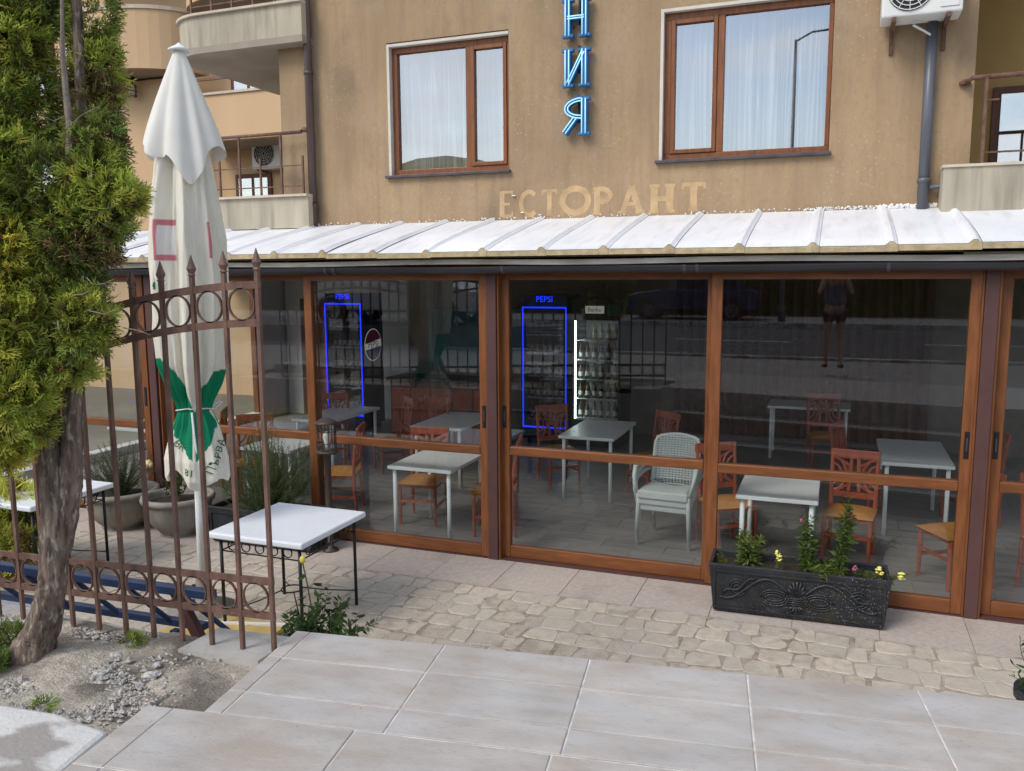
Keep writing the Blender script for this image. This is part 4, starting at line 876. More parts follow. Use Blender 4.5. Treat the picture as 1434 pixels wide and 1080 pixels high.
MB().tube([tuple(front * .145 - lat * .02 + Vector((0, 0, 1.60))), tuple(front * .20 - lat * .012 + Vector((0, 0, 1.45))), tuple(front * .215 + lat * .0 + Vector((0, 0, 1.30)))], .008, 6).build('white_strap', 'white_plastic', para)
def print_on(txt, size, a0, z0, rot):
    vs, fs = text_mesh(txt, size); out = []
    for x, y, _ in vs:
        a = a0 + x * math.cos(rot) - y * math.sin(rot); z = z0 + x * math.sin(rot) + y * math.cos(rot)
        th = thf + math.asin(max(-.97, min(.97, a / .22))); r_ = usurf(th, z) + .006; out.append((r_ * math.cos(th), r_ * math.sin(th), z))
    me = bpy.data.meshes.new('lettering'); me.from_pydata(out, [], fs); me.materials.append(M['sign_green']); o = bpy.data.objects.new('lettering', me); COL.objects.link(o); o.parent = para
print_on('ПЪРВА', .075, .135, 1.27, R(58)); print_on('81', .075, -.055, 1.17, R(-8)); print_on('ВК', .07, -.135, 1.36, R(-40))

# ---- outdoor tables
def metal_table(label, loc):
    t = thing('garden_table', label, 'table', loc, group='white topped iron garden tables')
    MB().box(-.41, .41, -.43, .43, .705, .75).build('table_top', 'table_white', t, bevel=.012)
    for x in (-.34, .34):
        for y in (-.36, .36): MB().tube([(x, y, 0), (x, y, .705)], .0125, 8).build('leg', 'black', t, smooth=True)
    for y in (-.36, .36):
        a = MB().bar((-.34, y, .60), (.34, y, .60), .008, .008).build('apron_rail', 'black', t)
        for k in range(5): MB().ring((-.24 + k * .12, y, .648), .036, .006, .008, 'y', 18).build('ring', 'black', a)
        MB().bar((-.34, y, .69), (.34, y, .69), .008, .008).build('apron_rail', 'black', t)
    for x in (-.34, .34):
        a = MB().bar((x, -.36, .60), (x, .36, .60), .008, .008).build('apron_rail', 'black', t)
        for k in range(5): MB().ring((x, -.25 + k * .125, .648), .036, .006, .008, 'x', 18).build('ring', 'black', a)
    for sx in (-1, 1):
        for sy in (-1, 1): MB().tube([(sx * .34, sy * .36, .12), (sx * .17, sy * .18, .17), (sx * .055, sy * .055, .22)], .005, 6).build('brace', 'black', t)
    MB().ring((0, 0, .22), .08, .008, .008, 'z', 22).build('centre_ring', 'black', t)
    return t
metal_table('white topped iron garden table beside the yellow rose bush', (-3.78, -1.785, 0))
metal_table('white topped iron garden table half hidden behind the golden conifer shrub', (-6.40, -1.74, 0))

# ---- blue bench frame behind the fence
bn = thing('blue_bench', 'dark blue wooden bench frame lying on its side behind the fence', 'bench', (-4.4, -3.25, 0))
MB().bar((-1.35, 0, .735), (1.16, 0, .79), .06, .05).build('long_beam', 'blue_paint', bn, bevel=.005); MB().bar((-1.3, .17, .45), (.94, .17, .50), .05, .045).build('long_beam', 'blue_paint', bn, bevel=.005)
for i in range(6):
    x = -1.15 + i * .42; MB().bar((x, .0, .73 + x * .02), (x + .17, .17, .47 + x * .02), .035, .025).build('slat', 'blue_paint', bn, bevel=.004)
for x in (-1.1, .75): MB().bar((x, .12, 0), (x, .12, .47), .045, .045).build('leg', 'blue_paint', bn)
MB().bar((.86, .02, .78), (1.0, .06, .46), .06, .05).build('end_brace', 'maroon', bn)
yb = thing('yellow_pallet', 'low yellow pallet of boards with white strips behind the blue bench', 'pallet', (-4.05, -2.35, 0), R(2))
for i in range(6): MB().box(-.42, .40, -.33 + i * .11, -.225 + i * .11, .02, .045).build('board', 'yellow_board', yb, bevel=.003)
for y in (-.12, .2): MB().bar((-.42, y - .1, .052), (.40, y + .1, .052), .035, .012).build('white_strip', 'white_plastic', yb)
MB().box(-.40, .38, -.30, .30, 0, .019).build('backing', 'yellow_board', yb)
wp = thing('white_boards', 'stack of white plastic boards on the terrace at the end of the bench', 'boards', (-5.6, -3.1, 0))
for i in range(4): MB().box(-.9, .9 - .05 * i, -.14, .14, .10 * i, .10 * i + .09).build('board', 'white_plastic', wp, bevel=.004)
yr = MB().tube([(-4.98, -3.35, .43), (-4.55, -3.55, .44)], .06, 14).build('yellow_roll', 'yellow_board', None, smooth=True); tag(yr, 'short yellow roll next to the white boards', 'roll')

# ---- planters and pots
def planter(label, loc, rz, L2, W2_, H_, relief=True):
    t = thing('planter_box', label, 'planter', loc, rz, 'black planter boxes'); b = MB(); k = .94
    lo = [(-L2 * k, -W2_ * k), (L2 * k, -W2_ * k), (L2 * k, W2_ * k), (-L2 * k, W2_ * k)]; hi = [(-L2, -W2_), (L2, -W2_), (L2, W2_), (-L2, W2_)]; inn = [(x * .955, y * .85) for x, y in hi]
    b.add([(*p, .012) for p in lo] + [(*p, H_) for p in hi] + [(*p, H_) for p in inn] + [(*p, H_ * .6) for p in inn], [(3, 2, 1, 0)] + [(i, (i + 1) % 4, 4 + (i + 1) % 4, 4 + i) for i in range(4)] + [(4 + i, 4 + (i + 1) % 4, 8 + (i + 1) % 4, 8 + i) for i in range(4)] + [(8 + i, 8 + (i + 1) % 4, 12 + (i + 1) % 4, 12 + i) for i in range(4)])
    b.build('body', 'planter', t, bevel=.008)
    MB().box(-L2 * .95, L2 * .95, -W2_ * .84, W2_ * .84, H_ * .58, H_ * .86).build('earth', 'earth', t)
    for x in (-L2 * .7, L2 * .7): MB().box(x - .05, x + .05, -W2_ * .8, W2_ * .8, 0, .012).build('foot', 'planter', t)
    yf = lambda z: -W2_ * (k + (1 - k) * z / H_) - .004
    fr_ = MB()
    for z in (.045, H_ - .05): fr_.bar((-L2 * .93, yf(z), z), (L2 * .93, yf(z), z), .014, .016)
    for x in (-L2 * .93, L2 * .93): fr_.bar((x, yf(.045), .045), (x, yf(H_ - .05), H_ - .05), .016, .014)
    fr_.build('panel_frame', 'planter', t)
    if relief:
        rl = MB(); hz = H_ / 2
        def sw(pts, r_): rl.tube([(x, yf(z) - .001, z) for x, z in pts], r_, 6)
        for s_ in (-1, 1):
            sw([(s_ * (.06 + .5 * t), hz + .09 * math.sin(t * 5.2) + .02) for t in np.linspace(0, 1, 26)], .011)
            for q in (.014, .034, .052): sw([(s_ * (.16 + .05 * math.cos(a)) + s_ * q * math.cos(a), hz - .03 + (q + .01) * math.sin(a)) for a in np.linspace(0, 5.6, 16)], .007)
            for q in (.02, .045, .065): sw([(s_ * .43 + q * math.cos(a), hz + .02 + q * math.sin(a)) for a in np.linspace(.4, 5.8, 16)], .007)
            sw([(s_ * (.30 + .24 * t), hz + .1 - .14 * t + .02 * math.sin(t * 9)) for t in np.linspace(0, 1, 14)], .01)
        for k_ in range(4): sw([(-.075, hz - .02 - k_ * .016), (.075, hz - .02 - k_ * .016)], .006)
        for a in np.linspace(.3, 2.84, 7): sw([(.015 * math.cos(a), hz + .01), (.07 * math.cos(a), hz + .02 + .1 * math.sin(a))], .01)
        for a in np.linspace(3.5, 5.9, 5): sw([(.02 * math.cos(a), hz - .08), (.06 * math.cos(a), hz - .09 + .05 * math.sin(a))], .009)
        o = rl.build('relief', 'planter', t, smooth=True); o['kind'] = 'stuff'
    return t
planter('black planter box with moulded relief and snapdragons on the threshold strip', (-.185, -.385, 0), R(2.2), .645, .185, .385)
planter('black planter box with a big rosemary bush behind the garden table', (-5.05, -.33, 0), R(1), .60, .2, .36, False)
def snap(x, y, h, n, label, col, lsize=.055, spread=.05, per=26, bloom=None, lean=(0, 0)):
    t = thing('snapdragon', label, 'flower', (-.185 + x, -.385 + y, .30))
    tips = stem_bush(t, (0, 0, 0), n, h, spread, None, lsize * 1.15, int(per * 1.35), col, LANCE, r=.003, start=.05, lean=lean, tilt=.3)
    if bloom:
        m_, k, s_ = bloom
        for q in tips[:k]:
            b = MB()
            for i in range(9): d = unit(1)[0] * .012; b.lathe([(.001, -.006), (.008 * s_, -.003), (.010 * s_, .003), (.004, .009)], 7, (q[0] + d[0] * s_, q[1] + d[1] * s_, q[2] + (d[2] * 1.4 - .006) * s_))
            b.build('bloom', m_, t, smooth=True)
    return t
G1, G2, G3 = (.11, .17, .04), (.15, .20, .045), (.08, .14, .04)
snap(-.36, .02, .27, 12, 'low leafy snapdragon near the left end of the relief planter', G2, .085, .10, 26)
snap(-.56, .0, .10, 5, 'tiny yellowish sprout in the corner of the relief planter', (.16, .19, .03), .035, .05, 14)
snap(-.14, -.06, .17, 2, 'short snapdragon with one pale yellow flower spike', G2, .035, .02, 12, ('petal_yellow', 2, 1.2))
snap(.07, .0, .46, 6, 'tall leafy snapdragon with reddish buds', G1, .075, .05, 44, ('petal_pink', 1, .55), (-.02, 0))
snap(.28, .0, .62, 6, 'tallest snapdragon, tipped with a pink flower', G1, .075, .045, 52, ('petal_pink', 1, 1.3), (.05, 0))
snap(.17, -.05, .13, 10, 'bushy low snapdragon growth between the two tall ones', G2, .075, .17, 24)
snap(.44, -.03, .13, 5, 'small snapdragon with a purple bloom', G3, .04, .05, 14, ('petal_pink', 1, 1.3))
snap(.53, -.04, .14, 4, 'snapdragon with a yellow bloom at the planter corner', G2, .045, .05, 14, ('petal_yellow', 1, 1.7))
snap(.60, -.02, .12, 4, 'snapdragon leaning over the planter end with a yellow bloom', G2, .045, .03, 16, ('petal_yellow', 1, 1.7), (.13, -.02))
rs = thing('rosemary_bush', 'big dark green rosemary bush growing from the plain black planter', 'bush', (-5.08, -.33, .24))
stem_bush(rs, (0, 0, 0), 250, .96, .50, None, .038, 80, (.085, .125, .05), NEEDLE, r=.003, droop=.75, start=.2, jit=.3, tilt=.8)
def bowl_pot(label, loc, r_, h):
    t = thing('stone_pot', label, 'pot', loc, group='round stone pots'); b = MB(); n = 48
    pr_ = [(.55, 0), (.57, .03), (.50, .05), (.62, .14), (.80, .32), (.91, .55), (.955, .8), (.97, .84), (1.04, .86), (1.06, .93), (1.03, 1.0), (.93, 1.0), (.90, .9), (.86, .78)]
    b.lathe([(a * r_, z * h) for a, z in pr_], n, cap=False)
    for i in range(len(b.v)):
        x, y, z = b.v[i]; k = i % n
        if .07 < z / h < .83: s_ = 1 - (.022 if k % 4 == 0 else 0); b.v[i] = (x * s_, y * s_, z)
    b.build('bowl', 'pot', t, smooth=True); MB().lathe([(.001, 0), (.86 * r_, 0), (.86 * r_, .01), (.001, .02)], 24, (0, 0, .78 * h)).build('earth', 'earth', t); MB().lathe([(.56 * r_, .0), (.5 * r_, .004)], 24).build('foot', 'pot', t)
    return t
bowl_pot('round ribbed stone pot holding a dull green rosemary plant', (-6.86, -.42, 0), .36, .40); bowl_pot('round ribbed stone pot with the cream rose', (-6.13, -.40, 0), .34, .40)
t = thing('rosemary_bush', 'loose grey green rosemary in the stone pot by the double posts', 'bush', (-6.86, -.42, .32)); stem_bush(t, (0, 0, 0), 120, .60, .36, None, .036, 70, (.085, .115, .06), NEEDLE, r=.003, droop=.4, jit=.3, tilt=.8)
t = thing('rose_bush', 'dark leafy rose with one cream bloom in the stone pot', 'rose', (-6.13, -.40, .32)); stem_bush(t, (0, 0, 0), 12, .30, .24, None, .05, 16, (.04, .075, .025), LEAF, r=.004)
def rose_bloom(parent, p, r_, m):
    b = MB()
    for k in range(3):
        for i in range(5):
            a = i * 1.257 + k * .6; rr = r_ * (.35 + .3 * k); c = (p[0] + math.cos(a) * rr * .55, p[1] + math.sin(a) * rr * .55, p[2] + r_ * (.25 - .2 * k))
            b.lathe([(.001, -r_ * .5), (r_ * .38, -r_ * .1), (r_ * .42, r_ * .2), (r_ * .2, r_ * .45)], 7, c)
    return b.build('bloom', m, parent, smooth=True)
MB().tube([(.0, -.02, .05), (-.10, -.12, .3), (-.17, -.2, .40)], .004, 6).build('cane', 'stem', t); rose_bloom(t, (-.17, -.2, .42), .06, 'rose_cream')
t = thing('rose_bush', 'leafy rose bush with one yellow bud below the platform edge', 'rose', (-3.10, -2.42, 0))
stem_bush(t, (0, 0, .05), 44, .50, .32, None, .078, 20, (.06, .115, .035), LEAF, r=.004, droop=.5, lean=(.10, 0))
MB().tube([(0, 0, .1), (-.05, -.02, .40), (-.075, -.02, .56), (-.12, .0, .70)], .005, 6).build('cane', 'stem', t)
P = []; D = []
for z, s_ in ((.62, -1), (.58, 1), (.52, 1), (.48, -1), (.45, 1), (.42, -1)):
    for k in range(3): P.append((-.06 + s_ * .03, -.02, z)); D.append((s_ * .9, rng.uniform(-.7, .7), rng.uniform(-.6, .1)))
scatter_mesh('leaves', LEAF[0], LEAF[1], np.array(P), np.array(D), [.065] * len(P), [np.array((.06, .11, .03))] * len(P), 'leaf', t)
MB().lathe([(.004, -.02), (.016, -.012), (.021, .006), (.016, .024), (.006, .032)], 9, (-.12, 0, .72)).build('bud', 'rose_yellow', t, smooth=True)
sh = thing('conifer_shrub', 'golden green conifer shrub on the terrace behind the thuja trunk', 'shrub', (-6.45, -1.95, 0))
blob_sprays([(-.10, .0, .30, .32, .3, .32, 'y'), (.12, -.05, .48, .28, .26, .25, 'b'), (-.3, .05, .55, .26, .25, .28, 'y'), (.22, -.03, .28, .22, .22, .26, 'br'), (-.02, 0, .68, .22, .2, .16, 'y'), (-.5, .1, .45, .3, .3, .4, 'b'), (-.8, .1, .5, .3, .3, .45, 'b')], 330, .10, tcols, sh, 'foliage')
MB().tube([(0, 0, 0), (.02, 0, .3), (0, 0, .6)], [.03, .02, .01], 8).build('stem', 'bark', sh)
for i, (x, y, s_, c) in enumerate(((-2.66, -4.84, .03, 'g'), (-3.02, -4.93, .045, 'g'), (-2.78, -4.30, .045, 'g'), (-3.16, -4.68, .09, 'd'), (-3.26, -4.5, .11, 'd'))):
    t = thing('weed', ['tiny weed on the bare soil by the rocks', 'little weed by the pale kerb', 'weed at the foot of the fence right of the trunk', 'dark weed left of the trunk foot', 'dark clump of weeds against the fence'][i], 'weed', (x, y, gz(x)))
    blob_sprays([(0, 0, s_ * .45, s_, s_ * .8, s_ * .6, c)], 2600, .045, tcols, t, 'leaves')
rp_ = thing('potted_plant', 'small leafy plant in a dark pot beyond the platform edge', 'plant', (1.22, -1.75, 0))
MB().lathe([(.12, 0), (.17, .22), (.19, .22), (.19, .27), (.165, .27), (.15, .2)], 24).build('pot', 'planter', rp_, smooth=True); MB().lathe([(.001, 0), (.15, 0)], 20, (0, 0, .2)).build('earth', 'earth', rp_)
stem_bush(rp_, (0, 0, .2), 14, .38, .26, None, .08, 12, (.05, .10, .03), LANCE, r=.004, droop=.3)
# ---- garden lamp
gl = thing('garden_lamp', 'brown bollard garden lamp with a caged glass head', 'lamp', (-4.37, -.36, 0))
MB().lathe([(.075, 0), (.075, .015), (.03, .03), (.03, .93), (.05, .94)], 16).build('post', 'lamp_brown', gl, smooth=True); MB().lathe([(.09, .94), (.105, .95), (.105, .965), (.03, .968)], 20).build('collar', 'lamp_brown', gl, smooth=True)
MB().lathe([(.074, .97), (.078, 1.1), (.074, 1.22)], 20, cap=False).build('lamp_glass', 'glass_clear', gl, smooth=True); MB().lathe([(.015, .97), (.018, 1.02), (.034, 1.075), (.036, 1.10), (.025, 1.135), (.004, 1.15)], 14).build('bulb', 'bulb', gl, smooth=True)
c = MB()
for k in range(8): a = k * math.pi / 4; c.bar((.086 * math.cos(a), .086 * math.sin(a), .96), (.086 * math.cos(a), .086 * math.sin(a), 1.225), .007, .007)
for z in (1.04, 1.15): c.ring((0, 0, z), .086, .007, .007, 'z', 20)
c.build('cage', 'lamp_brown', gl); MB().lathe([(.105, 1.22), (.112, 1.228), (.085, 1.245), (.045, 1.27), (.012, 1.275)], 20).build('lamp_cap', 'lamp_brown', gl, smooth=True)

# ================================================================ INTERIOR FURNITURE
def int_table(x0, x1, y0, y1, label):
    t = thing('dining_table', label, 'table', ((x0 + x1) / 2, (y0 + y1) / 2, 0), group='white dining tables'); a, b_ = (x1 - x0) / 2, (y1 - y0) / 2
    MB().box(-a, a, -b_, b_, .715, .75).build('table_top', 'table_int', t, bevel=.006)
    for x in (-a + .05, a - .05):
        for y in (-b_ + .06, b_ - .06): MB().tube([(x, y, 0), (x, y, .715)], .02, 12).build('leg', 'table_int', t, smooth=True); 
    return t
int_table(-4.0, -3.32, .10, .98, 'white dining table close to the glass behind the outdoor table and lamp')
int_table(-4.80, -4.12, 2.1, 3.25, 'white dining table in front of the bar counter')
int_table(-6.50, -5.88, 2.05, 3.25, 'white dining table in front of the round logo fridge')
int_table(-2.9, -2.25, 2.1, 3.25, 'white dining table in front of the lit bottle fridge')
int_table(-.71, -.06, .12, .98, 'white dining table close to the glass behind the relief planter')
int_table(.49, 1.13, 1.85, 3.1, 'white dining table behind the maroon post with a carved chair at each side')
int_table(-.82, .25, 5.1, 5.75, 'wide white table near the brown curtain')
int_table(-5.95, -5.3, .35, 1.05, 'white dining table close to the glass behind the rosemary bush')
int_table(-8.3, -7.6, .8, 1.7, 'white dining table behind the round stone pots')
def carved_chair():
    t = thing('carved_chair', '', 'chair', (0, 0, 0), group='carved dining chairs')
    for x in (-.19, .19): MB().tube([(x, -.19, 0), (x, -.19, .43)], [.016, .02], 8).build('leg', 'redwood', t)
    for x in (-.19, .19): MB().tube([(x, .22, 0), (x, .195, .25), (x, .19, .45), (x * 1.02, .21, .7), (x * 1.04, .25, .95)], [.016, .019, .02, .019, .017], 8).build('back_leg', 'redwood', t)
    MB().box(-.205, .205, -.205, .205, .40, .44).build('seat_frame', 'redwood', t, bevel=.006)
    b = MB(); b.grid(lambda u, v: (-.215 + u * .43, -.23 + v * .43, .441 + .045 * (1 - (2 * u - 1) ** 4) * (1 - (2 * v - 1) ** 4)), 10, 10); b.build('seat', 'seat', t, smooth=True)
    for s_ in (-1, 1): MB().bar((s_ * .19, -.19, .2), (s_ * .19, .2, .2), .018, .03).build('stretcher', 'redwood', t)
    MB().bar((-.19, -.19, .26), (.19, -.19, .26), .018, .03).build('stretcher', 'redwood', t)
    yb_ = lambda z: .19 + (z - .45) * .12
    br = MB().bar((-.2, yb_(.55), .55), (.2, yb_(.55), .55), .022, .05).build('back_rail', 'redwood', t); MB().bar((-.215, yb_(.92), .92), (.215, yb_(.92), .92), .028, .085).build('crest_rail', 'redwood', t, bevel=.008)
    cv = MB()
    for s_ in (-1, 1):
        for r_ in (.075, .12): cv.tube([(s_ * .19 - s_ * r_ * math.cos(a), yb_(.73 + r_ * math.sin(a)), .73 + 1.25 * r_ * math.sin(a)) for a in np.linspace(-1.5, 1.5, 12)], .012, 6)
        cv.bar((s_ * .045, yb_(.58), .58), (s_ * .03, yb_(.88), .88), .016, .03, (1, 0, 0)); cv.bar((s_ * .05, yb_(.82), .82), (s_ * .16, yb_(.88), .88), .014, .02)
        cv.bar((s_ * .05, yb_(.64), .64), (s_ * .16, yb_(.57), .57), .014, .02)
    cv.bar((-.04, yb_(.73), .73), (.04, yb_(.73), .73), .016, .04)
    cv.build('carved_splat', 'redwood', t, smooth=False)
    return t
ch0 = carved_chair()
CH = [(-.88, 1.02, 35, 'carved wooden chair behind the left of the table by the relief planter'), (.20, 1.05, -8, 'carved wooden chair right behind the snapdragons'), (.30, 2.75, 70, 'carved wooden chair left of the table behind the maroon post'), (1.38, 2.65, -70, 'carved wooden chair right of the table behind the maroon post'),
      (-.05, 4.75, 10, 'carved wooden chair in front of the wide table by the curtain'), (-3.1, 2.75, 40, 'carved wooden chair left of the table before the lit bottle fridge'), (-1.95, 2.7, -40, 'carved wooden chair right of the table before the lit bottle fridge'), (-3.98, .82, 8, 'carved wooden chair behind the table next to the outdoor table'),
      (-3.12, .72, -75, 'carved wooden chair right of the table next to the maroon post'), (-5.42, 2.75, -45, 'carved wooden chair between the two tables before the bar counter'), (-4.88, 2.80, 15, 'carved wooden chair directly in front of the bar counter'), (-6.35, 2.75, 25, 'carved wooden chair before the blue outlined fridge with the round logo'),
      (-6.22, .95, 35, 'carved wooden chair behind the rosemary bush'), (1.02, .72, -60, 'carved wooden chair right behind the maroon post at the planter end'), (1.75, .65, 20, 'carved wooden chair behind the glass door by the potted plant'), (-5.02, .85, -70, 'carved wooden chair behind the garden lamp'), (-7.2, 1.25, -60, 'carved wooden chair behind the double door posts')]
for i, (x, y, a, lab) in enumerate(CH):
    c_ = ch0 if i == 0 else copy_tree(ch0); c_.location = (x, y, 0); c_.rotation_euler = (0, 0, R(a)); c_['label'] = lab
# ---- stacked plastic armchairs
def plastic_chair():
    t = thing('plastic_armchair', '', 'chair', (0, 0, 0), group='stacked plastic armchairs')
    for sx in (-1, 1):
        MB().tube([(sx * .25, -.24, 0), (sx * .235, -.22, .42)], [.016, .024], 8).build('leg', 'plastic', t, smooth=True); MB().tube([(sx * .22, .27, 0), (sx * .2, .2, .42)], [.016, .024], 8).build('leg', 'plastic', t, smooth=True)
        MB().tube([(sx * .25, -.23, .40), (sx * .285, -.22, .55), (sx * .29, -.15, .64), (sx * .285, .05, .66), (sx * .25, .22, .66)], [.018, .02, .024, .024, .018], 8).build('armrest', 'plastic', t, smooth=True)
    b = MB(); b.grid(lambda u, v: ((-.23 + u * .46) * (1 - .1 * v), -.25 + v * .46, .435 - .03 * v + .012 * math.cos(u * 6.28) - .03 * (1 - v) ** 6), 12, 10); o = b.build('seat', 'plastic', t, smooth=True); s_ = o.modifiers.new('s', 'SOLIDIFY'); s_.thickness = .02
    MB().box(-.235, .235, -.262, -.245, .355, .43).build('apron', 'plastic', t, bevel=.008)
    def bk(u, z): w_ = .225 - .012 * ((z - .45) / .42) ** 3; return (u * w_, .215 + .10 * (z - .45) / .42 + .035 * (1 - u * u) , z)
    fr_ = MB(); fr_.tube([bk(-1, z) for z in np.linspace(.42, .80, 8)] + [bk(-.93, .835), bk(-.8, .855), bk(-.4, .872), bk(0, .878), bk(.4, .872), bk(.8, .855), bk(.93, .835)] + [bk(1, z) for z in np.linspace(.80, .42, 8)], .017, 8); fr_.build('back_frame', 'plastic', t, smooth=True)
    wv = MB()
    for k in range(14): u = -.93 + k * 1.86 / 13; wv.tube([bk(u, z) for z in np.linspace(.43, .86 - .02 * u * u, 6)], .008, 4)
    for k in range(19): z = .45 + k * .4 / 18; wv.tube([bk(u, z) for u in np.linspace(-1, 1, 8)], .0075, 4)
    o = wv.build('woven_back', 'plastic', t); o['kind'] = 'stuff'
    return t
pc0 = plastic_chair()
for i in range(3):
    c_ = pc0 if i == 0 else copy_tree(pc0); c_.location = (-1.42, 1.02 - .02 * i, .062 * i); c_.rotation_euler = (0, 0, R(-4)); c_['label'] = ['grey green plastic armchair standing on the floor at the bottom of its stack', 'grey green plastic armchair in the middle of its stack', 'grey green plastic armchair with woven back on top of its stack'][i]
# ---- drinks fridges
bot = MB().lathe([(.001, 0), (.033, 0), (.034, .14), (.03, .165), (.014, .20), (.013, .245), (.001, .245)], 10); bl = MB().lathe([(.0346, .04), (.0346, .11)], 10, cap=False)
bme = {k: bot.mesh('bottle', k, True) for k in ('bottle_brown', 'bottle_gold')}; lme = bl.mesh('label', 'bottle_label', True)
def fridge(name, label, x0, x1, y, ztop_, zd0, zd1, m, led, where, beer=False):
    t = thing(name, label, 'fridge', ((x0 + x1) / 2, y, 0), group='drinks fridges'); h = (x1 - x0) / 2; D_ = .68
    MB().box(-h, -h + .04, 0, D_, .08, ztop_).build('side', m, t); MB().box(h - .04, h, 0, D_, .08, ztop_).build('side', m, t); MB().box(-h + .04, h - .04, D_ - .04, D_, .08, ztop_).build('back', 'fridge_in' if beer else m, t)
    MB().box(-h + .04, h - .04, 0, D_ - .04, .08, zd0).build('base', m, t); MB().box(-h + .04, h - .04, 0, D_ - .04, zd1, ztop_).build('header', m, t); MB().box(-h + .05, h - .05, .05, D_ - .05, 0, .08).build('foot', 'black', t)
    MB().box(-h + .06, h - .06, -.012, -.004, zd0, zd1).build('glass_door', 'glass_clear', t)
    nS = 5
    for i in range(nS):
        z = zd0 + .01 + i * (zd1 - zd0 - .03) / nS; MB().box(-h + .045, h - .045, .06, D_ - .06, z, z + .012).build('shelf', 'fridge_in', t)
        if beer or i < 4:
            for k in range(6):
                x = -h + .105 + k * (2 * h - .21) / 5
                if beer and i == nS - 1 and k < 2: continue
                o = inst('bottle', bme['bottle_gold' if (beer and i == nS - 1) else 'bottle_brown'], None, ((x0 + x1) / 2 + x, y + .12 + random.uniform(-.01, .01), z + .012), random.uniform(0, 6))
                tag(o, ['bottle on the lowest shelf of the ', 'bottle on the second lowest shelf of the ', 'bottle on the middle shelf of the ', 'bottle on the second highest shelf of the ', 'golden bottle on the top shelf of the '][i] + where, 'bottle', 'bottles in the ' + where); inst('label', lme, o)
    if led:
        e = .012
        for q in ((-h - .0, -h + e, zd0 - .1, zd1 + .04), (h - e, h, zd0 - .1, zd1 + .04), (-h + e, h - e, zd1 + .02, zd1 + .04), (-h + e, h - e, zd0 - .1, zd0 - .08)): MB().box(q[0], q[1], -.03, -.014, q[2], q[3]).build('light_strip', 'led_blue', t)
        vs, fs = text_mesh('PEPSI', .12); me = bpy.data.meshes.new('sign_lettering'); me.from_pydata([(x, -.012, z + (zd1 + ztop_) / 2 + .045) for x, z, _ in vs], [], fs); me.materials.append(M['led_blue']); o = bpy.data.objects.new('sign_lettering', me); COL.objects.link(o); o.parent = t
    return t
fridge('drinks_fridge', 'black drinks fridge with brightly lit bottles and a white name plate', -3.62, -2.88, 5.0, 2.21, .42, 1.9, 'fridge_black', False, 'lit black fridge', True)
t = [o for o in COL.objects if o.name == 'drinks_fridge'][0]
MB().box(-.325, -.308, .0, .012, .43, 1.89).build('light_strip', 'led_white', t)
MB().box(-.16, .12, -.02, -.002, 2.0, 2.11).build('name_plate', 'sign_white', t); MB().box(.17, .33, -.016, -.002, 1.97, 2.13).build('green_plate', 'sign_green', t)
vs, fs = text_mesh('Banku', .085); me = bpy.data.meshes.new('plate_lettering'); me.from_pydata([(x - .02, -.0225, z + 2.055) for x, z, _ in vs], [], fs); me.materials.append(M['ink']); o = bpy.data.objects.new('plate_lettering', me); COL.objects.link(o); o.parent = t
fridge('drinks_fridge', 'dark drinks fridge outlined in blue light next to the lit bottle fridge', -4.39, -3.70, 5.0, 2.26, .36, 2.05, 'fridge_blue', True, 'blue outlined fridge beside the lit one')
f3 = fridge('drinks_fridge', 'dark drinks fridge outlined in blue light with a round logo on its side', -7.87, -7.19, 5.0, 2.28, .36, 2.08, 'fridge_blue', True, 'blue outlined fridge with the round logo')
lg = MB().lathe([(.001, 0), (.27, 0), (.27, .004), (.001, .004)], 36).build('logo_disc', 'sign_white', f3); lg.rotation_euler = (0, math.pi / 2, 0); lg.location = (.341, .34, 1.42)
for nm, m_, a0, a1 in (('logo_red', 'pepsi_red', .35, math.pi - .1), ('logo_blue', 'pepsi_blue', math.pi + .3, 2 * math.pi - .15)):
    b = MB(); pts = [(.255 * math.cos(a), .255 * math.sin(a)) for a in np.linspace(a0, a1, 18)]; b.prism([(.34 + y_, 1.42 + z_) for y_, z_ in pts], .3465, .349, 'x'); b.build(nm, m_, f3)
vs, fs = text_mesh('PEPSI', .15); me = bpy.data.meshes.new('logo_lettering'); me.from_pydata([(.350, .34 + x, z + 1.42) for x, z, _ in vs], [], fs); me.materials.append(M['ink']); o = bpy.data.objects.new('logo_lettering', me); COL.objects.link(o); o.parent = f3

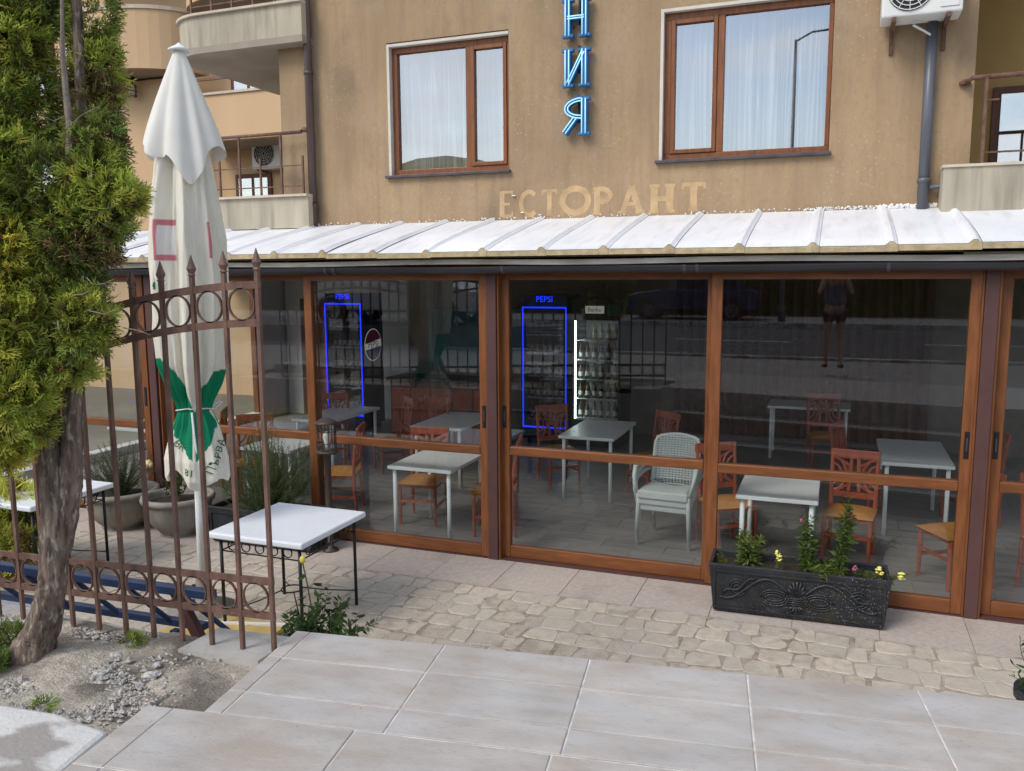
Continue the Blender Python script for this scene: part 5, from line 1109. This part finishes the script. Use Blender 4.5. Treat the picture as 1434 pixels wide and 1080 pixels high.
# ================================================================ STREET SIDE (behind the camera, seen as reflections)
def car(label, loc, rz, paint):
    t = thing('parked_car', label, 'car', loc, rz, 'parked cars'); W_ = .9
    side = [(-2.2, .35), (-2.25, .75), (-2.15, .98), (-1.9, 1.03), (1.0, 1.02), (1.75, .92), (2.15, .80), (2.25, .55), (2.2, .33)]
    b = MB(); n = len(side); secs = [(-W_, .90), (-W_ + .03, 1), (W_ - .03, 1), (W_, .90)]
    for y, k in secs: b.v += [(x * (1 if k == 1 else .985), y, .64 + (z - .64) * k) for x, z in side]
    for s_ in range(3):
        for i in range(n): b.f.append((s_ * n + i, s_ * n + (i + 1) % n, (s_ + 1) * n + (i + 1) % n, (s_ + 1) * n + i))
    b.f += [tuple(range(n)), tuple(range(3 * n, 4 * n))]; b.build('body', paint, t, bevel=.05)
    cabin = [(-2.0, 1.0), (-1.6, 1.50), (-1.3, 1.58), (.1, 1.58), (.45, 1.48), (1.15, 1.0)]; c = MB(); k = len(cabin)
    for y, q in ((-.86, 0), (-.66, 1), (.66, 1), (.86, 0)): c.v += [(x, y if q == 0 else y, 1.0 + (z - 1.0) * (0.0 if q == 0 else 1)) for x, z in cabin]
    for s_ in range(3):
        for i in range(k): c.f.append((s_ * k + i, s_ * k + (i + 1) % k, (s_ + 1) * k + (i + 1) % k, (s_ + 1) * k + i))
    c.build('greenhouse', 'carglass', t); MB().box(-1.55, .2, -.68, .68, 1.56, 1.60).build('roof', paint, t, bevel=.02)
    for x in (-1.62, -.55, .42):
        for s_ in (-1, 1): MB().bar((x, s_ * .85, 1.02), (x + (.18 if x < -1 else -.05), s_ * .67, 1.57), .06, .02, (0, 1, 0)).build('pillar', paint, t)
    for x in (-1.4, 1.42):
        for s_ in (-1, 1):
            MB().ring((x, s_ * .905, .36), .36, .05, .02, 'y', 24).build('wheel_arch', 'tyre', t)
            w_ = MB().ring((x, s_ * .80, .33), .27, .12, .22, 'y', 28).build('wheel', 'tyre', t); MB().ring((x, s_ * .90, .33), .20, .025, .03, 'y', 24).build('rim', 'alloy', w_); sp = MB()
            for a in range(10): sp.bar((x, s_ * .9, .33), (x + .2 * math.cos(a * .628), s_ * .9, .33 + .2 * math.sin(a * .628)), .02, .03, (0, 1, 0))
            sp.build('spokes', 'alloy', w_)
    for s_ in (-1, 1): MB().box(2.1, 2.235, s_ * .68 - .16, s_ * .68 + .16, .66, .78).build('headlight', 'carlight', t, bevel=.02); MB().box(-2.24, -2.16, s_ * .7 - .12, s_ * .7 + .12, .75, .92).build('tail_light', 'carred', t, bevel=.02)
    for s_ in (-1, 1): MB().box(.75, .95, s_ * .98 - .1, s_ * .98 + .1, 1.0, 1.12).build('mirror', paint, t, bevel=.03)
    return t
car('white parked car on the street, mirrored in the glass doors', (-9.75, -11.2, 1.4), 0, 'car_white')
struct(MB().box(-40, -6.6, -13.6, -9.76, .5, 1.4).build('parking_bay', 'asphalt'))
car('dark blue parked car across the street, mirrored in the glass', (-4.6, -22.6, S - .10), math.pi, 'car_blue')
car('white parked car across the street', (14, -22.6, S - .10), 0, 'car_white')
# person taking the picture
ps = thing('person', 'person in a grey blue tank top and dark shorts holding up a phone', 'person', (0.0, -7.36, S + .002), math.pi)
def skin_mesh(name, verts, edges, radii, m, parent, root=0, sub=2):
    me = bpy.data.meshes.new(name); me.from_pydata(verts, edges, []); o = bpy.data.objects.new(name, me); COL.objects.link(o); o.parent = parent; me.materials.append(M[m])
    sk = o.modifiers.new('Skin', 'SKIN'); sk.use_smooth_shade = True
    for i, r_ in enumerate(radii): d = me.skin_vertices[0].data[i]; d.radius = (r_, r_ * .85) if not isinstance(r_, tuple) else r_; d.use_root = i == root
    sb = o.modifiers.new('Sub', 'SUBSURF'); sb.levels = sb.render_levels = sub; return o
# figure faces local -y is away: the thing is turned so that local +y points to the camera side (world -y is behind)
V_ = [(0, 0, .93), (0, .0, 1.08), (0, .01, 1.25), (0, 0, 1.38), (0, -.01, 1.46), (0, -.03, 1.56), (0, -.02, 1.64)]
rad = [(.16, .12), (.135, .1), (.15, .11), (.12, .09), (.055, .055), (.075, .09), (.06, .07)]
Ed = [(0, 1), (1, 2), (2, 3), (3, 4), (4, 5), (5, 6)]
def chain(start, pts, rs):
    p = start
    for q, r_ in zip(pts, rs): V_.append(q); rad.append(r_); Ed.append((p, len(V_) - 1)); p = len(V_) - 1
    return p
for s_ in (-1, 1):
    chain(0, [(s_ * .09, 0, .86), (s_ * .10, -.01, .5), (s_ * .105, .02, .1), (s_ * .11, .03, .045), (s_ * .125, -.13, .03)], [.095, .062, .042, .042, .034])
    hnd = chain(3, [(s_ * .17, 0, 1.37), (s_ * .24, -.10, 1.16), (s_ * .12, -.26, 1.42), (s_ * .085, -.285, 1.47)], [.06, .042, .03, .028])
    for k in range(4): chain(hnd, [(s_ * (.09 + .004 * k), -.315, 1.445 + k * .02), (s_ * .065, -.335, 1.45 + k * .02)], [.011, .009])
    chain(hnd, [(s_ * .06, -.275, 1.49), (s_ * .045, -.29, 1.505)], [.011, .009])
skin_mesh('body', V_, Ed, rad, 'skin', ps)
skin_mesh('tank_top', [(0, 0, .92), (0, 0, 1.08), (0, .01, 1.24), (0, .0, 1.34)], [(0, 1), (1, 2), (2, 3)], [(.185, .145), (.165, .13), (.178, .138), (.135, .11)], 'denim_top', ps)
sv = [(0, 0, .95), (-.09, 0, .84), (-.1, 0, .66), (.09, 0, .84), (.1, 0, .66)]; skin_mesh('shorts', sv, [(0, 1), (1, 2), (0, 3), (3, 4)], [(.18, .14), .11, .105, .11, .105], 'shorts', ps)
skin_mesh('hair', [(0, .02, 1.67), (0, .045, 1.6), (0, .05, 1.5)], [(0, 1), (1, 2)], [(.085, .09), (.085, .07), (.06, .04)], 'hair', ps)
for s_ in (-1, 1): MB().box(s_ * .117 - .045, s_ * .117 + .045, -.17, .07, .0, .05).build('shoe', 'shorts', ps, bevel=.02)
tag(MB().box(-.075, .075, -7.034, -7.026, S + 1.425, S + 1.50).build('phone', 'black', None, bevel=.003), 'black phone held up by the person', 'phone')
# street trees, hedge and the house across the road
def street_tree(label, x, y, h, r_, proto=None):
    t = thing('street_tree', label, 'tree', (x, y, S - .12), group='trees across the street')
    MB().tube([(0, 0, -.1), (.05, 0, h * .3), (0, .1, h * .6)], [.16, .12, .06], 8).build('trunk', 'bark', t)
    bl_ = [(rng.normal() * r_ * .45, rng.normal() * r_ * .4, h * .62 + rng.normal() * h * .12, r_ * .6, r_ * .6, r_ * .55, 'g' if k % 2 else 'd') for k in range(8)]
    blob_sprays(bl_, 20, .42, {'g': (.12, .17, .06), 'd': (.08, .12, .045)}, t, 'crown', templ=LEAF)
for i, (x, y, h, r_) in enumerate(((-34, -30, 6.5, 2.6), (-27, -33, 5.5, 2.4), (-20, -29, 6, 2.6), (-13, -32, 5.4, 2.5), (-7, -30, 6, 2.4), (-1.5, -33, 5.4, 2.5), (4, -30, 5.8, 2.3), (10, -33, 6.4, 2.6), (17, -30, 6, 2.5))):
    street_tree(['broad dark tree at the far end of the street', 'low round tree beyond the white car', 'dark tree behind the white car', 'round tree between the two parked cars', 'dark tree behind the blue car', 'low tree right behind the blue car', 'small tree opposite the glass doors', 'tall tree beside the house across the street', 'dark tree behind the far white car'][i], x, y, h, r_)
hg = thing('hedge', 'long dark clipped hedge along the far side of the street', 'hedge', (0, -26.2, S - .12))
blob_sprays([(-36 + 3.0 * i, rng.normal() * .1, 1.0, 1.8, .7, 1.15, 'd') for i in range(25)], 26, .30, {'d': (.09, .13, .05)}, hg, 'foliage', templ=LEAF)
MB().box(-36, 38, -.35, .35, 0, 1.5).build('core', 'stem', hg)

sl = thing('street_lamp', 'grey street lamp pole across the road, mirrored in the upper windows', 'lamp', (-1.6, -21.5, S - .10))
MB().lathe([(.12, 0), (.12, .5), (.07, .55), (.05, 9.3)], 12).build('pole', 'pipe', sl, smooth=True); MB().tube([(0, 0, 9.25), (.5, 0, 9.5), (1.4, 0, 9.55)], .035, 8).build('arm', 'pipe', sl); MB().box(1.3, 1.95, -.12, .12, 9.5, 9.62).build('lamp_head', 'pipe', sl, bevel=.03)
